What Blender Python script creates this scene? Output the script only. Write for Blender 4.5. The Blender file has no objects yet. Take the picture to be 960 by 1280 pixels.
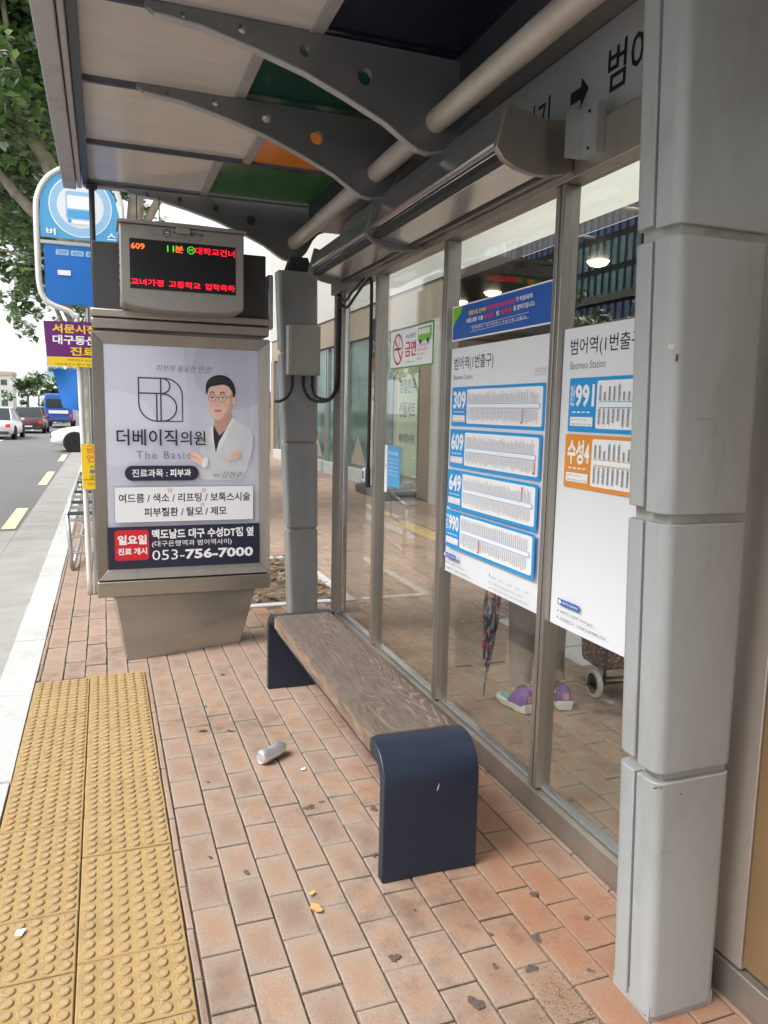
import bpy, bmesh, math, random
from mathutils import Vector, Matrix, noise as mnoise
R = math.radians
random.seed(7)
scene = bpy.context.scene
COL = scene.collection

# ------------------------------------------------------------------ camera
cam_data = bpy.data.cameras.new("camera")
cam = bpy.data.objects.new("camera", cam_data)
COL.objects.link(cam)
fwd_y = Vector((129 - 480, 508 - 640, 945)).normalized()      # street direction seen in camera axes (right, down, forward)
up_c = fwd_y.cross(Vector((1, 0.0215, 0))).normalized()
if up_c.y > 0: up_c = -up_c
right_c = fwd_y.cross(up_c).normalized()
if right_c.x < 0: right_c = -right_c
M3 = Matrix((right_c, fwd_y, up_c))                            # camera axes -> world
cx, cy, cz = M3 @ Vector((1, 0, 0)), M3 @ Vector((0, -1, 0)), M3 @ Vector((0, 0, -1))
cam.matrix_world = Matrix(((cx.x, cy.x, cz.x, 0), (cx.y, cy.y, cz.y, 0), (cx.z, cy.z, cz.z, 1.5), (0, 0, 0, 1)))
cam_data.sensor_fit = 'VERTICAL'; cam_data.sensor_height = 36; cam_data.sensor_width = 27
cam_data.lens = 945 / 1280 * 36
cam_data.clip_start = 0.05; cam_data.clip_end = 3000
scene.camera = cam
scene.render.resolution_x = 768; scene.render.resolution_y = 1024

def project(x, y, z):
    c = M3.transposed() @ (Vector((x, y, z)) - Vector((0, 0, 1.5)))
    if c.z < 0.05: return None
    return 480 + 945 * c.x / c.z, 640 + 945 * c.y / c.z

# ------------------------------------------------------------------ light: bright overcast
SUN_EL, SUN_AZ = 52, -100          # azimuth from +Y towards +X
world = bpy.data.worlds.new("World"); scene.world = world; world.use_nodes = True
wn, wl = world.node_tree.nodes, world.node_tree.links
bg = wn['Background']
sky = wn.new('ShaderNodeTexSky'); sky.sky_type = 'NISHITA'; sky.sun_disc = False
sky.sun_elevation = R(SUN_EL); sky.sun_rotation = R(SUN_AZ)
sky.air_density = 1.0; sky.dust_density = 4.0; sky.ozone_density = 1.0
hs = wn.new('ShaderNodeHueSaturation'); hs.inputs['Saturation'].default_value = 0.14; hs.inputs['Value'].default_value = 1.0
wl.new(sky.outputs[0], hs.inputs['Color'])
cl = wn.new('ShaderNodeMix'); cl.data_type = 'RGBA'; cl.blend_type = 'LIGHTEN'; cl.inputs[0].default_value = 1; cl.inputs[7].default_value = (3.3, 3.4, 3.55, 1)   # even cloud deck
wl.new(hs.outputs[0], cl.inputs[6]); wl.new(cl.outputs[2], bg.inputs['Color'])
bg.inputs['Strength'].default_value = 0.15
sd = bpy.data.lights.new("sun", 'SUN'); sd.energy = 1.2; sd.angle = R(30); sd.color = (1, 0.96, 0.9)
sun = bpy.data.objects.new("sun", sd); COL.objects.link(sun)
sdir = Vector((math.sin(R(SUN_AZ)) * math.cos(R(SUN_EL)), math.cos(R(SUN_AZ)) * math.cos(R(SUN_EL)), math.sin(R(SUN_EL))))
sun.rotation_euler = sdir.to_track_quat('Z', 'Y').to_euler()
vs = scene.view_settings
vs.view_transform = 'Standard'; vs.look = 'None'; vs.exposure = 1.22; vs.gamma = 1
scene.cycles.max_bounces = 8; scene.cycles.transparent_max_bounces = 16
scene.cycles.use_denoising = True

# ------------------------------------------------------------------ materials
MAT = {}
def S(v):  # sRGB 0-255 triple -> linear
    return tuple(((c / 255 / 12.92) if c / 255 <= 0.04045 else ((c / 255 + 0.055) / 1.055) ** 2.4) for c in v)
def base_mat(name):
    m = bpy.data.materials.new(name); m.use_nodes = True
    MAT[name] = m
    return m, m.node_tree.nodes, m.node_tree.links, m.node_tree.nodes['Principled BSDF']
def mat(name, col, rough=0.5, metal=0.0, var=0.12, scale=6, bump=0.0, bscale=60, emit=0, stretch=None, spec=0.5, dirt=None, dscale=3):
    m, n, l, p = base_mat(name)
    p.inputs['Roughness'].default_value = rough; p.inputs['Metallic'].default_value = metal
    p.inputs['Specular IOR Level'].default_value = spec
    tc = n.new('ShaderNodeTexCoord'); mp = n.new('ShaderNodeMapping')
    geo = n.new('ShaderNodeNewGeometry')
    l.new(geo.outputs['Position'], mp.inputs['Vector'])
    if stretch: mp.inputs['Scale'].default_value = stretch
    no = n.new('ShaderNodeTexNoise'); no.inputs['Scale'].default_value = scale; no.inputs['Detail'].default_value = 6
    l.new(mp.outputs[0], no.inputs['Vector'])
    rp = n.new('ShaderNodeValToRGB')
    lo = tuple(c * (1 - var) for c in col); hi = tuple(min(1, c * (1 + var)) for c in col)
    rp.color_ramp.elements[0].position = 0.3; rp.color_ramp.elements[1].position = 0.7
    rp.color_ramp.elements[0].color = (*lo, 1); rp.color_ramp.elements[1].color = (*hi, 1)
    l.new(no.outputs['Fac'], rp.inputs[0])
    out = rp.outputs[0]
    if dirt:
        n2 = n.new('ShaderNodeTexNoise'); n2.inputs['Scale'].default_value = dscale; n2.inputs['Detail'].default_value = 10; n2.inputs['Roughness'].default_value = 0.7
        l.new(mp.outputs[0], n2.inputs['Vector'])
        r2 = n.new('ShaderNodeValToRGB'); r2.color_ramp.elements[0].position = 0.52; r2.color_ramp.elements[1].position = 0.72
        r2.color_ramp.elements[0].color = (0, 0, 0, 1); r2.color_ramp.elements[1].color = (0.75, 0.75, 0.75, 1)
        l.new(n2.outputs['Fac'], r2.inputs[0])
        mx = n.new('ShaderNodeMix'); mx.data_type = 'RGBA'
        l.new(r2.outputs[0], mx.inputs[0]); l.new(out, mx.inputs[6]); mx.inputs[7].default_value = (*dirt, 1)
        out = mx.outputs[2]
    l.new(out, p.inputs['Base Color'])
    if rough > 0.05 and var > 0:
        mr = n.new('ShaderNodeMapRange'); mr.inputs[3].default_value = rough * 0.85; mr.inputs[4].default_value = min(1, rough * 1.15)
        l.new(no.outputs['Fac'], mr.inputs[0]); l.new(mr.outputs[0], p.inputs['Roughness'])
    if bump:
        nb = n.new('ShaderNodeTexNoise'); nb.inputs['Scale'].default_value = bscale; nb.inputs['Detail'].default_value = 5
        l.new(mp.outputs[0], nb.inputs['Vector'])
        b = n.new('ShaderNodeBump'); b.inputs['Strength'].default_value = bump; b.inputs['Distance'].default_value = 0.01
        l.new(nb.outputs['Fac'], b.inputs['Height']); l.new(b.outputs[0], p.inputs['Normal'])
    if emit:
        p.inputs['Emission Color'].default_value = (*col, 1); p.inputs['Emission Strength'].default_value = emit
    return m
def flat(name, rgb, rough=0.45, emit=0, spec=0.5):
    m, n, l, p = base_mat(name); c = S(rgb)
    p.inputs['Base Color'].default_value = (*c, 1); p.inputs['Roughness'].default_value = rough
    p.inputs['Specular IOR Level'].default_value = spec
    if emit:
        p.inputs['Emission Color'].default_value = (*c, 1); p.inputs['Emission Strength'].default_value = emit
    return m
def translucent(name, col, tr=0.5, rough=0.3, gloss=0.08, band=False):
    m, n, l, p = base_mat(name); n.remove(p)
    o = [x for x in n if x.type == 'OUTPUT_MATERIAL'][0]
    geo = n.new('ShaderNodeNewGeometry'); mp = n.new('ShaderNodeMapping'); mp.inputs['Scale'].default_value = (1.2, 14, 1) if band else (3, 3, 3)
    l.new(geo.outputs['Position'], mp.inputs[0])
    no = n.new('ShaderNodeTexNoise'); no.inputs['Scale'].default_value = 1.6; l.new(mp.outputs[0], no.inputs[0])
    rp = n.new('ShaderNodeValToRGB'); rp.color_ramp.elements[0].color = (*[c * 0.9 for c in col], 1); rp.color_ramp.elements[1].color = (*[min(1, c * 1.1) for c in col], 1)
    l.new(no.outputs['Fac'], rp.inputs[0])
    d = n.new('ShaderNodeBsdfDiffuse'); t = n.new('ShaderNodeBsdfTranslucent'); g = n.new('ShaderNodeBsdfGlossy'); g.inputs['Roughness'].default_value = rough
    l.new(rp.outputs[0], d.inputs[0]); l.new(rp.outputs[0], t.inputs[0])
    m1 = n.new('ShaderNodeMixShader'); m1.inputs[0].default_value = tr; l.new(d.outputs[0], m1.inputs[1]); l.new(t.outputs[0], m1.inputs[2])
    fr = n.new('ShaderNodeFresnel'); fr.inputs[0].default_value = 1.5
    m2 = n.new('ShaderNodeMixShader'); l.new(fr.outputs[0], m2.inputs[0]); l.new(m1.outputs[0], m2.inputs[1]); l.new(g.outputs[0], m2.inputs[2])
    l.new(m2.outputs[0], o.inputs[0])
    return m
def glass(name, tint, ior=1.6, rough=0.0):
    m, n, l, p = base_mat(name); n.remove(p)
    o = [x for x in n if x.type == 'OUTPUT_MATERIAL'][0]
    t = n.new('ShaderNodeBsdfTransparent'); t.inputs[0].default_value = (*tint, 1)
    g = n.new('ShaderNodeBsdfGlossy'); g.inputs['Roughness'].default_value = rough
    fr = n.new('ShaderNodeFresnel'); ge = n.new('ShaderNodeNewGeometry')
    io = n.new('ShaderNodeMapRange'); io.inputs[3].default_value = ior; io.inputs[4].default_value = 1 / ior   # same reflectance from both sides of the thin pane
    l.new(ge.outputs['Backfacing'], io.inputs[0]); l.new(io.outputs[0], fr.inputs[0])
    mx = n.new('ShaderNodeMixShader'); l.new(fr.outputs[0], mx.inputs[0]); l.new(t.outputs[0], mx.inputs[1]); l.new(g.outputs[0], mx.inputs[2])
    l.new(mx.outputs[0], o.inputs[0])
    return m

def brick_mat(name, c1, c2, c3, grey, per_uv=True):
    """clay paver: colour differs brick by brick, sandy rim, warm centre, stains from world-space noise"""
    m, n, l, p = base_mat(name)
    oi = n.new('ShaderNodeObjectInfo'); ge = n.new('ShaderNodeNewGeometry')
    ad = n.new('ShaderNodeMath'); ad.operation = 'ADD'; l.new(oi.outputs['Random'], ad.inputs[0]); l.new(ge.outputs['Random Per Island'], ad.inputs[1])
    fr = n.new('ShaderNodeMath'); fr.operation = 'FRACT'; l.new(ad.outputs[0], fr.inputs[0])
    rp = n.new('ShaderNodeValToRGB'); cr = rp.color_ramp
    cr.elements[0].color = (*c1, 1); cr.elements[1].color = (*c3, 1); e = cr.elements.new(0.5); e.color = (*c2, 1)
    l.new(fr.outputs[0], rp.inputs[0])
    # rim
    uv = n.new('ShaderNodeUVMap'); uv.uv_map = 'uv'; sp = n.new('ShaderNodeSeparateXYZ'); l.new(uv.outputs[0], sp.inputs[0])
    def M(op, a, b=None):
        x = n.new('ShaderNodeMath'); x.operation = op
        for i, v in enumerate((a, b)):
            if v is None: continue
            if hasattr(v, 'type') and not isinstance(v, (int, float)): l.new(v, x.inputs[i])
            else: x.inputs[i].default_value = v
        return x.outputs[0]
    du = M('ABSOLUTE', M('SUBTRACT', sp.outputs[0], 0.5)); dv = M('ABSOLUTE', M('SUBTRACT', sp.outputs[1], 0.5))
    big = n.new('ShaderNodeTexNoise'); big.inputs['Scale'].default_value = 1.6; big.inputs['Detail'].default_value = 4; l.new(ge.outputs['Position'], big.inputs[0])
    mid = n.new('ShaderNodeTexNoise'); mid.inputs['Scale'].default_value = 14; mid.inputs['Detail'].default_value = 8; mid.inputs['Roughness'].default_value = 0.65; l.new(ge.outputs['Position'], mid.inputs[0])
    fine = n.new('ShaderNodeTexNoise'); fine.inputs['Scale'].default_value = 260; fine.inputs['Detail'].default_value = 3; l.new(ge.outputs['Position'], fine.inputs[0])
    edge = M('MAXIMUM', du, dv)
    edge = M('ADD', edge, M('MULTIPLY', M('SUBTRACT', mid.outputs[0], 0.5), 0.5))
    mr = n.new('ShaderNodeMapRange'); mr.inputs[1].default_value = 0.15; mr.inputs[2].default_value = 0.56; mr.inputs[4].default_value = 0.85; l.new(edge, mr.inputs[0])
    # grey wash
    mx = n.new('ShaderNodeMix'); mx.data_type = 'RGBA'; l.new(mr.outputs[0], mx.inputs[0]); l.new(rp.outputs[0], mx.inputs[6]); mx.inputs[7].default_value = (*grey, 1)
    # dark stains
    dr = n.new('ShaderNodeMapRange'); dr.inputs[1].default_value = 0.53; dr.inputs[2].default_value = 0.70; dr.inputs[4].default_value = 0.62
    l.new(M('ADD', M('MULTIPLY', big.outputs[0], 0.55), M('MULTIPLY', mid.outputs[0], 0.5)), dr.inputs[0])
    mx2 = n.new('ShaderNodeMix'); mx2.data_type = 'RGBA'; l.new(dr.outputs[0], mx2.inputs[0]); l.new(mx.outputs[2], mx2.inputs[6]); mx2.inputs[7].default_value = (0.09, 0.06, 0.045, 1)
    # worn strip along the shelter wall is cleaner, redder clay
    sx = n.new('ShaderNodeSeparateXYZ'); l.new(ge.outputs['Position'], sx.inputs[0])
    wx = M('SUBTRACT', 1.0, M('MULTIPLY', M('ABSOLUTE', M('SUBTRACT', sx.outputs[0], 1.3)), 2.0))
    wx = M('ADD', wx, M('MULTIPLY', M('SUBTRACT', big.outputs[0], 0.5), 1.4))
    mw = n.new('ShaderNodeMapRange'); mw.inputs[1].default_value = 0.15; mw.inputs[2].default_value = 0.8; mw.inputs[4].default_value = 0.7; l.new(wx, mw.inputs[0])
    mx3 = n.new('ShaderNodeMix'); mx3.data_type = 'RGBA'; l.new(mw.outputs[0], mx3.inputs[0]); l.new(mx2.outputs[2], mx3.inputs[6])
    mxc = n.new('ShaderNodeMix'); mxc.data_type = 'RGBA'; mxc.blend_type = 'MULTIPLY'; mxc.inputs[0].default_value = 1; l.new(mx2.outputs[2], mxc.inputs[6]); mxc.inputs[7].default_value = (0.88, 0.56, 0.40, 1)
    l.new(mxc.outputs[2], mx3.inputs[7])
    mx4 = n.new('ShaderNodeMix'); mx4.data_type = 'RGBA'; mx4.blend_type = 'OVERLAY'; mx4.inputs[0].default_value = 0.45; l.new(mx3.outputs[2], mx4.inputs[6]); l.new(fine.outputs[0], mx4.inputs[7])
    l.new(mx4.outputs[2], p.inputs['Base Color'])
    p.inputs['Roughness'].default_value = 0.85
    b = n.new('ShaderNodeBump'); b.inputs['Strength'].default_value = 0.35; b.inputs['Distance'].default_value = 0.004
    l.new(M('ADD', mid.outputs[0], M('MULTIPLY', fine.outputs[0], 0.5)), b.inputs['Height']); l.new(b.outputs[0], p.inputs['Normal'])
    return m

brick_mat('clay', (0.275, 0.182, 0.130), (0.30, 0.192, 0.132), (0.215, 0.145, 0.108), (0.29, 0.24, 0.195))
mat('joint_sand', (0.13, 0.095, 0.07), 0.95, var=0.3, scale=20, bump=0.5)
mat('tactile', (0.33, 0.225, 0.095), 0.8, var=0.16, scale=9, bump=0.3, bscale=160, dirt=(0.16, 0.115, 0.065), dscale=9)
mat('stud_top', (0.36, 0.25, 0.135), 0.75, var=0.16, scale=14, bump=0.3, bscale=160, dirt=(0.25, 0.18, 0.11), dscale=14)
mat('tactile_far', (0.40, 0.29, 0.13), 0.8, var=.2, scale=8, dirt=(.25, .18, .1))
mat('granite', (0.43, 0.435, 0.43), 0.8, var=0.14, scale=60, bump=0.2, bscale=200, dirt=(0.32, 0.31, 0.30), dscale=2.5)
mat('concrete', (0.27, 0.263, 0.25), 0.9, var=0.12, scale=4, bump=0.3, bscale=150, dirt=(0.20, 0.195, 0.185), dscale=1.2)
mat('asphalt', (0.135, 0.137, 0.14), 0.9, var=0.2, scale=80, bump=0.5, bscale=250, dirt=(0.10, 0.10, 0.10), dscale=0.5)
mat('road_paint', (0.62, 0.52, 0.33), 0.8, var=0.2, scale=10, dirt=(0.3, 0.28, 0.24), dscale=8)
mat('road_white', (0.7, 0.7, 0.68), 0.8, var=0.1)
mat('soil', (0.12, 0.085, 0.055), 1, var=0.5, scale=30, bump=1, bscale=60)
mat('litter', (0.22, 0.14, 0.08), 0.9, var=0.5, scale=30)
mat('steel', (0.36, 0.33, 0.295), 0.36, 0.75, var=0.12, scale=5, stretch=(1, 1, 0.15), dirt=(0.25, 0.225, 0.195), dscale=7)
mat('steel_h', (0.38, 0.345, 0.30), 0.33, 0.8, var=0.12, scale=5, stretch=(0.15, 1, 1), dirt=(0.28, 0.25, 0.22), dscale=6)
mat('steel_bright', (0.60, 0.61, 0.63), 0.2, 0.9, var=0.1, scale=5, stretch=(1, 0.2, 1))
mat('grit', (.34, .27, .20), .9, var=.4, scale=200)
mat('can_metal', (0.75, 0.76, 0.78), 0.3, 0.75, var=0.08, scale=40)
mat('pillar_paint', (0.31, 0.325, 0.33), 0.42, 0.0, var=0.06, scale=4, bump=0.05, bscale=90, stretch=(1, 1, .3), dirt=(0.235, 0.24, 0.235), dscale=7)
mat('pillar_core', (0.36, 0.35, 0.33), 0.6, var=0.2, dirt=(0.2, 0.14, 0.09), dscale=12)
mat('arm_paint', (0.16, 0.163, 0.165), 0.42, 0.3, var=0.08, scale=8)
mat('arm_edge', (0.40, 0.40, 0.40), 0.35, 0.3)
mat('tube_paint', (0.52, 0.47, 0.42), 0.38, 0.25, var=0.07, scale=3, dirt=(0.42, 0.34, 0.27), dscale=9)
mat('fascia', (0.38, 0.35, 0.345), 0.5, 0.3, var=0.08, dirt=(0.25, 0.22, 0.2), dscale=9)
mat('roof_dark', (0.045, 0.047, 0.06), 0.4, 0.2)
mat('soffit', (0.20, 0.19, 0.175), 0.35, 0.2, var=0.06, scale=2)
translucent('poly_grey', (0.56, 0.515, 0.475), 0.55, 0.16, band=True)
translucent('poly_green', (0.07, 0.19, 0.075), 0.5, 0.2)
translucent('poly_dark_green', (0.008, 0.075, 0.045), 0.45, 0.15)
translucent('poly_orange', (0.62, 0.27, 0.02), 0.5, 0.2)
translucent('poly_navy', (0.012, 0.014, 0.028), 0.2, 0.15)
glass('cover_glass', (0.985, 0.985, 0.985), 1.33)
glass('pane_glass', (0.965, 0.978, 0.962), 1.68)
mat('navy_paint', (0.014, 0.022, 0.042), 0.42, 0.1, var=0.10, scale=3, bump=0.02, bscale=200)
mat('scuff', (.10, .10, .10), .7); mat('scuff_light', (.30, .30, .29), .7)
mat('scratch', (0.4, 0.42, 0.44), 0.5)
mat('dark_box', (0.07, 0.068, 0.066), 0.4, 0.5, var=0.15, scale=3)
mat('led_case', (0.28, 0.27, 0.25), 0.5, 0.2, var=0.06, scale=3, dirt=(0.25, 0.24, 0.22), dscale=3)
mat('screen', (0.010, 0.011, 0.013), 0.3)
mat('box_plastic', (0.42, 0.42, 0.40), 0.5, var=0.04)
mat('rubber', (0.012, 0.012, 0.014), 0.5)
mat('black', (0.010, 0.010, 0.012), 0.5)
mat('galv', (0.50, 0.51, 0.52), 0.35, 0.8, var=0.1, scale=12)
mat('white_tube', (0.72, 0.72, 0.70), 0.35, 0.2, var=0.05)
mat('bark', (0.30, 0.27, 0.21), 0.9, var=0.35, scale=7, bump=0.5, bscale=25, dirt=(0.16, 0.15, 0.11), dscale=5)
translucent('leaf', (0.10, 0.20, 0.05), 0.4, 0.5)
translucent('leaf_light', (0.19, 0.33, 0.09), 0.45, 0.5)
mat('leaf_dry', (0.50, 0.30, 0.12), 0.7)
mat('gum', (0.085, 0.066, 0.055), 0.85, var=0.45, scale=90, dirt=(.16, .11, .08), dscale=60)
mat('wall_white', (0.46, 0.46, 0.425), 0.8, var=0.03, scale=1, dirt=(0.41, 0.40, 0.37), dscale=0.8)
mat('wall_beige', (0.29, 0.24, 0.185), 0.8, var=0.08, scale=1)
mat('roof_hazed', (0.55, 0.38, 0.33), 0.8); mat('far_wall_hazed', (0.66, 0.63, 0.58), 0.8)  # distance haze put into the roof and wall colours as a paler tint
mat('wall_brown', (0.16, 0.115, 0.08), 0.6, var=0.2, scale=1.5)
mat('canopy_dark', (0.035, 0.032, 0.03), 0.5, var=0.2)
mat('curtain_glass', (0.40, 0.66, 0.70), 0.3, 0.6, var=0.3, scale=0.7)
mat('curtain_blue', (0.22, 0.38, 0.70), 0.3, 0.6, var=0.2, scale=0.6)
mat('shop_glass', (0.06, 0.13, 0.10), 0.1, 0.0, var=0.6, scale=1.2)
mat('mull_dark', (0.07, 0.09, 0.10), 0.5)
flat('lamp_glow', (255, 238, 200), emit=5)
flat('lamp_amber', (255, 190, 90), emit=4)
flat('paper', (226, 229, 234), 0.35); flat('paper_white', (235, 236, 240), 0.35)
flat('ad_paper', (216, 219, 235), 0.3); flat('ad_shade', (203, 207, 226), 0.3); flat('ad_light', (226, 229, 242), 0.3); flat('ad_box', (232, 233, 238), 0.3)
flat('ink', (30, 32, 42), 0.4); flat('ink_navy', (34, 36, 58), 0.35); flat('ink_grey', (120, 124, 134), 0.4); flat('ink_light', (165, 168, 178), 0.4)
flat('p_blue', (28, 150, 220), 0.35); flat('p_royal', (35, 90, 175), 0.35); flat('p_orange', (226, 145, 45), 0.35); flat('p_red', (205, 30, 45), 0.35)
flat('p_green', (120, 190, 40), 0.35); flat('p_signgreen', (70, 150, 70), 0.35); flat('p_white', (240, 241, 244), 0.35); flat('p_yellow', (245, 205, 30), 0.4)
flat('p_purple', (105, 25, 110), 0.4); flat('p_pink', (226, 60, 110), 0.4); flat('p_skin', (232, 194, 178), 0.4); flat('p_skin_dark', (190, 140, 125), 0.4); flat('p_coat', (229, 231, 237), 0.4)
flat('p_coat_fold', (208, 212, 222), 0.4); flat('p_lip', (205, 125, 120), 0.4); flat('p_lipdark', (150, 80, 80), 0.4); flat('p_neck', (205, 160, 145), 0.4); flat('p_skin_mid', (208, 163, 148), 0.4); flat('p_blush', (228, 180, 168), 0.4); flat('hair_print', (34, 30, 34), 0.4); flat('p_hairlight', (62, 56, 62), 0.4); flat('p_frame', (110, 70, 70), 0.4); flat('p_coat_lt', (240, 241, 245), 0.4); flat('p_ltblue', (80, 165, 218), 0.4); flat('p_icon', (150, 195, 230), 0.4); flat('p_busblue', (25, 110, 195), 0.4)
flat('led_red', (255, 25, 50), emit=.55); flat('led_orange', (255, 110, 40), emit=.55); flat('led_green', (60, 230, 30), emit=.4)
flat('p_amber', (230, 150, 20), emit=0.5); flat('p_fence', (150, 165, 130), 0.6); flat('p_teal', (60, 165, 175), 0.5)
mat('sign_grey', (0.33, 0.34, 0.35), 0.4, var=0.04)
mat('post_steel_lit', (0.50, 0.44, 0.385), 0.34, 0.6, var=0.08, scale=3, stretch=(1, 1, .2))  # lighter copy of the steel, warm reflection on the near post put into its colour
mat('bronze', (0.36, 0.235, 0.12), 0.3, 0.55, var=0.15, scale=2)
mat('car_white', (0.80, 0.80, 0.80), 0.25, var=0.0); mat('car_dark', (0.05, 0.05, 0.055), 0.25, var=0.0); mat('car_red', (0.12, 0.045, 0.045), 0.25, var=0)
mat('car_blue', (0.03, 0.12, 0.42), 0.3, var=0); mat('car_glass', (0.02, 0.025, 0.03), 0.1, var=0); flat('tail_red', (200, 50, 45), 0.3, emit=0.2); mat('tyre', (0.015, 0.015, 0.015), 0.8)
mat('cloth_trouser', (0.215, 0.185, 0.168), 0.9, var=0.12, scale=12, bump=0.3, bscale=40)
mat('cloth_jacket', (0.10, 0.11, 0.16), 0.9, var=0.12); mat('skin', (0.55, 0.36, 0.27), 0.55, var=0.05); mat('hair', (0.02, 0.018, 0.016), 0.6)
mat('shoe_purple', (0.13, 0.06, 0.27), 0.7, var=0.35, scale=45, dirt=(0.30, 0.16, 0.30), dscale=25); mat('shoe_green', (0.13, 0.33, 0.25), 0.7, var=0.3, scale=45, dirt=(0.10, 0.12, 0.2), dscale=30); mat('shoe_sole', (0.62, 0.60, 0.54), 0.6); mat('shoe_pink', (0.55, 0.3, 0.36), 0.7)
mat('bag_dark', (0.03, 0.03, 0.03), 0.8)

def wood_mat():
    m, n, l, p = base_mat('wood')
    ge = n.new('ShaderNodeNewGeometry'); mp = n.new('ShaderNodeMapping'); mp.inputs['Scale'].default_value = (1, 0.13, 1); l.new(ge.outputs['Position'], mp.inputs[0])
    nz = n.new('ShaderNodeTexNoise'); nz.inputs['Scale'].default_value = 5.5; nz.inputs['Detail'].default_value = 2; nz.inputs['Distortion'].default_value = 0.6; l.new(mp.outputs[0], nz.inputs[0])
    mul = n.new('ShaderNodeMath'); mul.operation = 'MULTIPLY'; mul.inputs[1].default_value = 26; l.new(nz.outputs[0], mul.inputs[0])
    fr = n.new('ShaderNodeMath'); fr.operation = 'PINGPONG'; fr.inputs[1].default_value = 0.5; l.new(mul.outputs[0], fr.inputs[0])
    rp = n.new('ShaderNodeValToRGB'); cr = rp.color_ramp
    cr.elements[0].position = 0.0; cr.elements[0].color = (1, 1, 1, 1); cr.elements[1].position = 0.2; cr.elements[1].color = (0, 0, 0, 1); l.new(fr.outputs[0], rp.inputs[0])
    # ridges show only in patches
    pn = n.new('ShaderNodeTexNoise'); pn.inputs['Scale'].default_value = 3.2; pn.inputs['Detail'].default_value = 3; l.new(mp.outputs[0], pn.inputs[0])
    pr = n.new('ShaderNodeMapRange'); pr.inputs[1].default_value = 0.42; pr.inputs[2].default_value = 0.6; l.new(pn.outputs[0], pr.inputs[0])
    ff = n.new('ShaderNodeTexNoise'); ff.inputs['Scale'].default_value = 120; ff.inputs['Detail'].default_value = 4; l.new(mp.outputs[0], ff.inputs[0])
    rid = n.new('ShaderNodeMath'); rid.operation = 'MULTIPLY'; l.new(rp.outputs[0], rid.inputs[0]); l.new(pr.outputs[0], rid.inputs[1])
    rid2 = n.new('ShaderNodeMath'); rid2.operation = 'MULTIPLY'; l.new(rid.outputs[0], rid2.inputs[0]); l.new(ff.outputs[0], rid2.inputs[1])
    bc = n.new('ShaderNodeValToRGB'); bc.color_ramp.elements[0].color = (0.075, 0.056, 0.045, 1); bc.color_ramp.elements[1].color = (0.155, 0.118, 0.096, 1)
    bc.color_ramp.elements[0].position = 0.3; bc.color_ramp.elements[1].position = 0.7; l.new(ff.outputs[0], bc.inputs[0])
    mx = n.new('ShaderNodeMix'); mx.data_type = 'RGBA'; l.new(rid2.outputs[0], mx.inputs[0]); l.new(bc.outputs[0], mx.inputs[6]); mx.inputs[7].default_value = (0.38, 0.315, 0.27, 1)
    l.new(mx.outputs[2], p.inputs['Base Color']); p.inputs['Roughness'].default_value = 0.5
    b = n.new('ShaderNodeBump'); b.inputs['Strength'].default_value = 0.6; b.inputs['Distance'].default_value = 0.004; l.new(rid.outputs[0], b.inputs['Height']); l.new(b.outputs[0], p.inputs['Normal'])
wood_mat()
mat('wood_edge', (0.17, 0.115, 0.08), 0.7, var=0.5, scale=30, stretch=(1, 0.2, 1), dirt=(0.36, 0.26, 0.19), dscale=22)
def plaid_mat(name, stops, sc):
    m, n, l, p = base_mat(name)
    tc = n.new('ShaderNodeTexCoord'); v = n.new('ShaderNodeMapping'); v.inputs['Scale'].default_value = sc; v.inputs['Rotation'].default_value = (0.5, 0.4, 0.8); l.new(tc.outputs['Object'], v.inputs[0])
    ch = n.new('ShaderNodeTexVoronoi'); ch.distance = 'CHEBYCHEV'; ch.inputs['Scale'].default_value = 1; l.new(v.outputs[0], ch.inputs[0])
    sp = n.new('ShaderNodeSeparateColor'); l.new(ch.outputs['Color'], sp.inputs[0])
    rp = n.new('ShaderNodeValToRGB'); rp.color_ramp.interpolation = 'CONSTANT'; l.new(sp.outputs[0], rp.inputs[0])
    cr = rp.color_ramp
    cr.elements[0].color = (*stops[0], 1); cr.elements[1].position = 1 / len(stops); cr.elements[1].color = (*stops[1], 1)
    for i in range(2, len(stops)):
        e = cr.elements.new(i / len(stops)); e.color = (*stops[i], 1)
    l.new(rp.outputs[0], p.inputs['Base Color']); p.inputs['Roughness'].default_value = 0.8
plaid_mat('umbrella_cloth', [(0.03, 0.05, 0.08), (0.35, 0.05, 0.05), (0.16, 0.24, 0.30), (0.05, 0.04, 0.05), (0.45, 0.35, 0.28)], (90, 90, 38))
plaid_mat('bag_cloth', [(0.05, 0.05, 0.04), (0.30, 0.04, 0.04), (0.14, 0.15, 0.09), (0.30, 0.22, 0.16), (0.07, 0.03, 0.03)], (70, 70, 90))

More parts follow.
